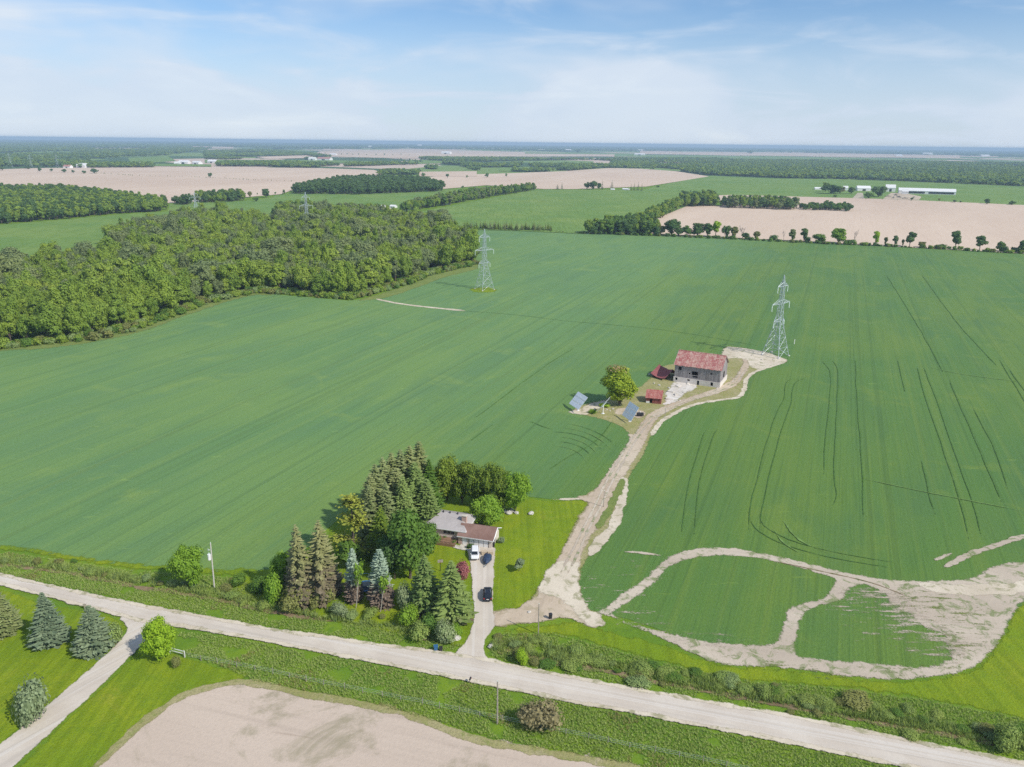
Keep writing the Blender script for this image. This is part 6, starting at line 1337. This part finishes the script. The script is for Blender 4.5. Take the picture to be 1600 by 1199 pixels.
# vehicles -----------------------------------------------------------------
def car(bx, by, az, paint, label, L=4.7, Wd=1.86, Hh=1.72, name='parked_car', cat='car', van=False):
    g = G(bx, by); e = empty(name, (g[0], g[1], .27), R(-az), label, cat)          # local +y is the nose
    hw = Wd / 2
    def sec(y, w, z0, z1, r=.12): return [(-w + r, y, z0), (w - r, y, z0), (w, y, z0 + r), (w, y, z1 - r), (w - r * 1.3, y, z1), (-w + r * 1.3, y, z1), (-w, y, z1 - r), (-w, y, z0 + r)]
    body = B(); st = [(-L / 2, hw * .84, .42, .92), (-L / 2 + .12, hw * .95, .32, 1.02), (-L / 2 + .7, hw, .26, 1.06), (0, hw, .24, 1.04), (L / 2 - 1.25, hw, .26, 1.02), (L / 2 - .35, hw * .93, .28, .92 if not van else .86), (L / 2 - .05, hw * .82, .36, .80), (L / 2, hw * .70, .42, .70)]
    body.loft([sec(*s) for s in st]); bo = body.build('body', M[paint], e, smooth=False, bevel=.05)
    cab = B(); yb, yf = -L / 2 + .16, L / 2 - (1.15 if not van else .75)
    cs = [(yb, hw * .86, 1.0, 1.08), (yb + .38, hw * .80, 1.0, Hh - .10), (yb + .8, hw * .76, 1.0, Hh), (yf - 1.25, hw * .75, 1.0, Hh - .02), (yf - .75, hw * .77, 1.0, Hh - .16), (yf, hw * .86, 1.0, 1.06)]
    cab.loft([sec(y, w, a, b, min(.1, (b - a) * .4)) for y, w, a, b in cs]); cab.build('cabin', M[paint], e, bevel=.03)
    ws = B(); ws.slab([(-hw * .74, yf - .10, 1.13), (hw * .74, yf - .10, 1.13), (hw * .66, yf - .72, Hh - .13), (-hw * .66, yf - .72, Hh - .13)], .02)
    ws.v = [(x, y + .015, z + .02) for x, y, z in ws.v]; ws.build('windscreen', M['dkglass'], e)
    rw = B(); rw.slab([(hw * .72, yb + .06, 1.14), (-hw * .72, yb + .06, 1.14), (-hw * .66, yb + .37, Hh - .14), (hw * .66, yb + .37, Hh - .14)], .02); rw.v = [(x, y - .03, z + .01) for x, y, z in rw.v]; rw.build('rear_window', M['dkglass'], e)
    for s_ in (-1, 1):
        for y0, y1 in ((yb + .55, yb + 1.25), (yb + 1.32, yf - 1.55), (yf - 1.48, yf - .55)):
            q = B(); q.slab([(s_ * hw * .885, y0, 1.10), (s_ * hw * .885, y1, 1.10), (s_ * hw * .80, min(y1, yf - .9), Hh - .16), (s_ * hw * .80, y0 + .05, Hh - .16)][::s_], .03); q.build('side_window', M['dkglass'], e)
        q = B(); q.box(s_ * (hw + .02) - .09, s_ * (hw + .02) + .09, yf - .62, yf - .46, 1.02, 1.2); q.build('wing_mirror', M[paint], e, bevel=.03)
        q = B(); q.box(s_ * hw * .66 - .16, s_ * hw * .66 + .16, L / 2 - .16, L / 2 - .02, .62, .76); q.build('headlight', M['lamp'], e)
        q = B(); q.box(s_ * hw * .80 - .11, s_ * hw * .80 + .11, -L / 2 - .02, -L / 2 + .1, .78, 1.0); q.build('tail_light', M['red'], e)
        for y in (-L / 2 + .92, L / 2 - .95):
            tb = B(); n = 18; r0 = .34
            tb.loft([[(s_ * (hw - .24) + dx, y + r0 * rr_ * math.cos(2 * PI * k / n), .075 + r0 * rr_ * math.sin(2 * PI * k / n)) for k in range(n)] for dx, rr_ in ((0, .9), (s_ * .04, 1), (s_ * .20, 1), (s_ * .245, .9))]); wo = tb.build('wheel', M['tyre'], e)
            rb_ = B(); rb_.loft([[(s_ * (hw + .006) + dx, y + q_ * math.cos(2 * PI * k / n), .075 + q_ * math.sin(2 * PI * k / n)) for k in range(n)] for dx, q_ in ((0, .23), (s_ * .012, .2))]); rb_.build('rim', M['rim'], wo)
    B().box(-.26, .26, -L / 2 - .03, -L / 2 - .001, .66, .78).build('number_plate', M['whitep'], e)
    q = B(); q.box(-hw * .78, hw * .78, -L / 2 - .05, -L / 2 + .1, .40, .56); q.build('rear_bumper', M['black'], e, bevel=.03)
    q = B(); q.box(-hw * .66, hw * .66, L / 2 - .06, L / 2 + .03, .38, .52); q.build('front_bumper', M['black'], e, bevel=.03)
    if not van:
        for s_ in (-1, 1): q = B(); q.bar((s_ * hw * .6, yb + .9, Hh + .05), (s_ * hw * .6, yf - 1.4, Hh + .03), .05); q.build('roof_rail', M['steel'], e)
    return e
car(762, 933.5, -2, 'suv', 'dark car on the driveway with its rear to the road')
car(742, 870, 178, 'van', 'white minivan parked nose out before the garage', 4.9, 1.95, 1.78, 'parked_van', 'van', True)
def trailer():
    g = G(761, 877); e = empty('covered_trailer', (g[0], g[1], .24), R(-6), 'navy tarp-covered trailer with its tongue towards the road', 'trailer')
    secs = []
    for y, w, h in ((-2.3, .12, .75), (-1.7, .62, .95), (-.8, .95, 1.25), (.3, 1.0, 1.35), (1.2, .98, 1.15), (1.5, .9, .8)):
        secs.append([(w * math.cos(a), y, .45 + (h - .45) * math.sin(a) + .06 * math.sin(5 * a + y * 3)) for a in np.linspace(0, PI, 11)] + [(-w, y, .35), (w, y, .35)])
    t = B(); t.loft(secs); t.build('tarp_cover', M['tarp'], e)
    t = B(); t.box(-.7, .7, -1.4, 1.4, .28, .36); t.bar((-.5, -1.4, .32), (0, -3.3, .32), .1); t.bar((.5, -1.4, .32), (0, -3.3, .32), .1); t.build('frame', M['black'], e)
    for s_ in (-1, 1):
        t = B(); n = 14; t.loft([[(s_ * (.82 + dx), .3 + .3 * q * math.cos(2 * PI * k / n), .06 + .3 * q * math.sin(2 * PI * k / n)) for k in range(n)] for dx, q in ((0, .9), (.04, 1), (.16, 1), (.2, .9))]); t.build('wheel', M['tyre'], e)
    t = B(); t.cyl(0, -2.9, -.22, .6, .05, 8); t.cyl(0, -3.3, .28, .42, .09, 8); t.build('jockey_stand', M['steel'], e)
trailer()
for x, y, lb in ((756.5, 867, 'left pale timber crate behind the tarp-covered trailer'), (766, 867.5, 'right pale timber crate behind the tarp-covered trailer')):
    g = G(x, y); e = empty('timber_crate', (g[0], g[1], .23), .2, lb, 'crate', 'timber crates at the garage')
    for s_ in (-1, 1):
        for k in range(3):
            B().box(-.65, .65, s_ * .5 - .03, s_ * .5 + .03, .05 + k * .24, .24 + k * .24).build('slat', M['crate'], e); B().box(s_ * .65 - .03, s_ * .65 + .03, -.46, .46, .05 + k * .24, .24 + k * .24).build('slat', M['crate'], e)
    B().box(-.62, .62, -.46, .46, 0, .05).build('base', M['crate'], e)
    for k in range(4): B().box(-.68, .68, -.52 + k * .27, -.30 + k * .27, .78, .82).build('lid_board', M['crate'], e)

# bins, mailbox, small things ------------------------------------------------
def bin_(bx, by, m, label, h=1.05, w=.6, rz=.2, z=.12):
    g = G(bx, by); e = empty('wheelie_bin', (g[0], g[1], z), rz, label, 'bin')
    t = B(); sq = lambda q, zz: [(-q, -q, zz), (q, -q, zz), (q, q, zz), (-q, q, zz)]; t.loft([sq(w * .40, .06), sq(w * .5, h)]); t.build('tub', M[m], e, bevel=.03)
    t = B(); t.box(-w * .55, w * .55, -w * .58, w * .52, h, h + .07); t.bar((-w * .5, w * .6, h - .02), (w * .5, w * .6, h - .02), .05); t.build('lid', M[m], e, bevel=.02)
    for s_ in (-1, 1): t = B(); n = 10; t.loft([[(s_ * w * .42 + dx, w * .42 + .11 * math.cos(2 * PI * k / n), .11 + .11 * math.sin(2 * PI * k / n)) for k in range(n)] for dx in (-.03, .03)]); t.build('wheel', M['tyre'], e)
bin_(681, 1017, 'bluebin', 'blue recycling bin on the verge at the driveway mouth', .95, .75)
bin_(689, 1018, 'black', 'dark bin right beside the blue recycling bin', .8, .6)
bin_(860, 968, 'black', 'black bin standing alone on the farm lane', 1.1, .6, .4, .2)
bin_(770.5, 856, 'black', 'black bin against the garage corner', 1.15, .75, -.2, .2)
g = G(733, 1067); e = empty('mailbox', (g[0], g[1], 0), R(-15), 'dark mailbox leaning on its post at the road edge', 'mailbox'); e.rotation_euler = (.15, .25, R(-15))
B().box(-.06, .06, -.06, .06, -.1, 1.05).build('post', M['pole'], e)
mbx = B(); mbx.loft([[(.15 * math.cos(a), y, 1.15 + .15 * math.sin(a)) for a in np.linspace(0, PI, 9)] + [(-.15, y, 1.05), (.15, y, 1.05)] for y in (-.3, .3)]); mbx.build('box', M['black'], e); B().box(.16, .19, -.1, .1, 1.15, 1.4).build('flag', M['red'], e)
def rock(x, y, s, label, z=.1, grp=None):
    g = G(x, y); mb = PM(int(x * 7 + y)); mb.core(Vector((0, 0, s * .3)), s, s * .8, s * .55, 9, 6); me = mb.build('boulder'); me.materials.append(M['rock']); o = link('boulder', me); o.location = (g[0], g[1], z); o.rotation_euler = (0, 0, x); tag(o, label, 'rock', grp)
rock(713, 999, 1.0, 'white boulder at the driveway edge below the blossom bush'); rock(830, 804, .9, 'pale boulder alone on the back lawn'); rock(767, 1012, .7, 'pale stone by the culvert at the driveway mouth'); rock(827, 958, .45, 'small dark-looking stone on the farm lane'); rock(511, 938, .8, 'white stone under the grey-tipped spruce')
for i, (x, y, s) in enumerate([(790, 801, .8), (796, 803, 1.0), (802, 800, .8), (807, 803, .7), (799, 797, .6), (786, 798, .6)]): rock(x, y, s, 'pale stone in the pile at the foot of the back hedge', .1, 'stones of the pile by the hedge')
for i, (x, y, s) in enumerate([(1015, 586, .6), (1022, 600, .5), (1030, 603, .6), (948, 641, .4), (953, 643, .4), (958, 640, .5), (1000, 645, .5), (995, 640, .4), (1062, 627, .5), (1045, 607, .6), (1068, 614, .5), (1120, 609, .4), (1190, 563, .5), (1175, 556, .5), (1208, 563, .4)]): rock(x, y, s, 'pale stone scattered about the farmyard', .1, 'stones scattered in the farmyard')
g = G(571, 922); e = empty('trampoline', (g[0], g[1], .1), .3, 'round blue trampoline half hidden between the blue spruces', 'trampoline')
n = 24; t = B(); t.loft([[(q * math.cos(2 * PI * k / n), q * math.sin(2 * PI * k / n), z) for k in range(n)] for q, z in ((1.75, .92), (2.15, .92), (2.15, .84), (1.75, .84))], False); t.build('safety_pad', M['tramp'], e)
B().cyl(0, 0, .86, .89, 1.74, 24).build('jump_mat', M['net'], e)
for k in range(6): a = 2 * PI * k / 6; t = B(); t.bar((2.1 * math.cos(a), 2.1 * math.sin(a), 0), (2.1 * math.cos(a), 2.1 * math.sin(a), 2.7), .07); t.build('leg', M['steel'], e)
t = B(); t.loft([[(2.1 * math.cos(2 * PI * k / n), 2.1 * math.sin(2 * PI * k / n), z) for k in range(n)] for z in (2.64, 2.7)], False); t.build('top_ring', M['tramp'], e)
g = G(688, 893); e = empty('basketball_hoop', (g[0], g[1], .1), .2, 'dark pole with a grey backboard on the lawn behind the green spruces', 'hoop'); B().cyl(0, 0, 0, 3.1, .07, 8).build('post', M['black'], e); B().box(-.6, .6, -.5, -.45, 2.4, 3.1).build('backboard', M['pole'], e)
t = B(); t.loft([[(.23 * math.cos(2 * PI * k / 12), -.78 + .23 * math.sin(2 * PI * k / 12), z) for k in range(12)] for z in (2.55, 2.59)], False); t.build('rim', M['red'], e)

# fences -----------------------------------------------------------------
fl = dens(GP([(288, 1028), (345, 1038), (400, 1049), (510, 1072), (600, 1090), (700, 1110), (800, 1131), (930, 1158), (1088, 1190), (1180, 1210)]), False, True, .5)
s_acc = np.r_[0, np.cumsum([np.linalg.norm(b - a) for a, b in zip(fl, fl[1:])])]; e = empty('wire_fence', (fl[0][0], fl[0][1], 0), 0, 'old wire fence of pale posts along the near verge', 'fence'); o0 = fl[0]; fp = []
for d in np.arange(0, s_acc[-1], 3.6): fp.append((np.interp(d + rr.uniform(-.4, .4), s_acc, [p[0] for p in fl]) - o0[0], np.interp(d, s_acc, [p[1] for p in fl]) - o0[1]))
for x, y in fp: t = B(); h = rr.uniform(1.1, 1.5); t.bar((x, y, 0), (x + rr.uniform(-.1, .1), y + rr.uniform(-.1, .1), h), .14, 6, .11); t.build('post', M['pole'], e)
for z in (.5, .85, 1.15):
    t = B()
    for a, b in zip(fp, fp[1:]): t.bar((a[0], a[1], z), (b[0], b[1], z), .02, 3)
    t.build('wire', M['steel'], e)
a, b = G(266, 1021), G(289, 1027); e = empty('rail_gate', (a[0], a[1], 0), math.atan2(b[1] - a[1], b[0] - a[0]), 'short white rail between lime tree and wire fence', 'gate'); L = np.linalg.norm(b - a)
for x in (0, L): B().cyl(x, 0, 0, 1.35, .09, 8).build('post', M['whitep'], e)
for z in (.6, 1.15): B().box(.1, L - .1, -.04, .04, z, z + .14).build('rail', M['whitep'], e)

# far farms ---------------------------------------------------------------
def shed(px, py, wpx, hpx, label, roof='whitep', wall='whitep', dep=.5, az=14, cat='farm building', door=True):
    g = G(px, py); k = mpp(g); L = max(4, wpx * k); H_ = max(3.2, hpx * k); D = max(6, L * dep); e = empty('farm_building', (g[0], g[1], 0), R(-az), label, cat)
    B().box(-L / 2, L / 2, 0, D, 0, H_ * .55).build('wall', M[wall], e); r = B(); z0, z1 = H_ * .55, H_
    r.slab([(-L / 2 - .4, -.5, z0 - .2), (L / 2 + .4, -.5, z0 - .2), (L / 2 + .4, D / 2, z1), (-L / 2 - .4, D / 2, z1)], .2); r.slab([(L / 2 + .4, D + .5, z0 - .2), (-L / 2 - .4, D + .5, z0 - .2), (-L / 2 - .4, D / 2, z1), (L / 2 + .4, D / 2, z1)], .2); r.build('roof', M[roof], e)
    for x in (-L / 2, L / 2 + .1): t = B(); t.slab([(x, 0, z0), (x, D, z0), (x, D / 2, z1 - .2)], .1); t.build('gable', M[wall], e)
    if door: B().box(-L * .12, L * .12, -.15, -.02, 0, H_ * .4).build('door', M['black'], e)
    return e, L, D, H_
def far_farms():
    e, L, D, H_ = shed(1448, 304, 80, 9, 'very long white barn at the far right farm', dep=.16, az=20, door=False)
    for x0, x1 in ((-L * .36, -L * .04), (L * .03, L * .47)): B().box(x0, x1, -.3, -.02, H_ * .14, H_ * .42).build('curtain_opening', M['black'], e)
    for a in [(1414, 304, 9, 8, 'short white annex at the left end of the long barn'), (1279, 297, 11, 4, 'low white building left of the big dark farm tree'), (1321, 298, 7, 7, 'white building between the two dark farm trees'), (1350, 299, 20, 8, 'white-roofed farmhouse between the dark farm trees'), (1391, 300, 14, 11, 'pale barn right of the big dark farm tree'),
        (977, 297.5, 10, 3, 'small pale farmhouse beyond the bright field'), (957, 297.5, 6, 2, 'tiny pale hut by the lone conifer'), (594, 326, 13, 5, 'white roofed shed at the small farm behind the wood'), (613, 325, 10, 4.5, 'second white shed at the small farm behind the wood'), (695, 320, 8, 4, 'white trailer-like hut in the tree line'),
        (126, 262.5, 16, 7, 'white barn behind the trees of the tan field'), (211, 259.5, 16, 6, 'white house roof left in the far village'), (286, 256, 16, 5, 'white roof in the middle of the far village'), (305, 257, 14, 5, 'pale roof in the far village beside the tan field'), (330, 255, 14, 5, 'rightmost pale roof of the far village'), (276, 257, 9, 4, 'small white roof in the far village'),
        (520, 243, 10, 3, 'white far barn above the red-roofed one'), (696, 241, 15, 4, 'white far barn beyond the mid wood'), (999, 243, 16, 3, 'pale long barn in the far lavender field'), (1405, 245, 9, 3, 'tiny white building on the right horizon'), (1540, 245, 12, 3, 'white far building near the right horizon'), (1450, 242, 14, 3, 'pale far building left on the right horizon'), (577, 231, 5, 3, 'tiny white house on the hazy rise'), (655, 229, 6, 3, 'tiny pale house near the horizon'), (1000, 236, 8, 2, 'tiny pale roof in the hazy far woods'), (888, 236, 9, 2.5, 'pale barn beside the far dark tree')]:
        shed(*a, dep=.6, az=rr.uniform(5, 30), door=a[2] > 12)
    shed(104, 263, 13, 5, 'reddish roofed house left of the white far barn', 'barnroof', 'whitep'); shed(505, 251, 22, 5, 'red-roofed far barn with a white end', 'barnroof', 'whitep'); shed(487, 251, 12, 5, 'white far barn left of the red-roofed one')
    sheet('farm_yard', [(1380, 311), (1392, 302), (1412, 302), (1440, 308), (1436, 313), (1400, 313)], .55, M['lane'], False, 20); sheet('farm_drive', [(1332, 310), (1340, 302), (1348, 302), (1350, 311)], .55, M['sand'], False, 20); sheet('farm_yard', [(566, 333), (574, 325), (610, 325), (616, 331), (590, 334)], .5, M['rubble'], False, 20)
    for i, (x, y, w_) in enumerate([(575, 329, 8), (585, 330, 9), (592, 329, 7), (580, 326, 7)]):
        g = G(x, y); k = mpp(g); mb = PM(60 + i); mb.core(Vector((0, 0, 1.2)), w_ * k / 2, w_ * k / 3, 1.8, 9, 5); me = mb.build('rubble_heap'); me.materials.append(M['rock']); o = link('rubble_heap', me); o.location = (g[0], g[1], .4); tag(o, 'pale grey heap in the yard of the small farm behind the wood', 'heap', 'heaps at the small farm')
    for i, (x, y) in enumerate([(1388, 308), (1396, 310), (1405, 309), (1414, 311), (1428, 310), (1400, 306)]):
        g = G(x, y); o = B().box(-5, 5, -1.5, 1.5, 0, 1.6).box(-1.5, 1.5, -1.2, 1.2, 1.6, 2.8).build('farm_machine', M['pole'], None, bevel=.3); o.location = (g[0], g[1], .5); o.rotation_euler = (0, 0, i); tag(o, 'dull machine parked in the yard by the long white barn', 'machine', 'machines in the far farm yard')
far_farms()

#@@HAZE
def haze():
    t = NT('haze'); v = t.n('ShaderNodeVolumePrincipled'); v.inputs['Color'].default_value = (.60, .81, 1.0, 1); v.inputs['Density'].default_value = HAZE
    v.inputs['Anisotropy'].default_value = 0.0; t.l(v.outputs[0], t.out.inputs['Volume'])
    s = 31000; b, c = -1.0, 100.0
    vv = [(-s, -s, b), (s, -s, b), (s, s, b), (-s, s, b), (-s, -s, c), (s, -s, c), (s, s, c), (-s, s, c)]
    ff = [(0, 3, 2, 1), (4, 5, 6, 7), (0, 1, 5, 4), (1, 2, 6, 5), (2, 3, 7, 6), (3, 0, 4, 7)]
    tag(link('haze', mesh('haze', vv, ff, t.m)), kind='stuff')
HAZE = 1.0e-4
haze()
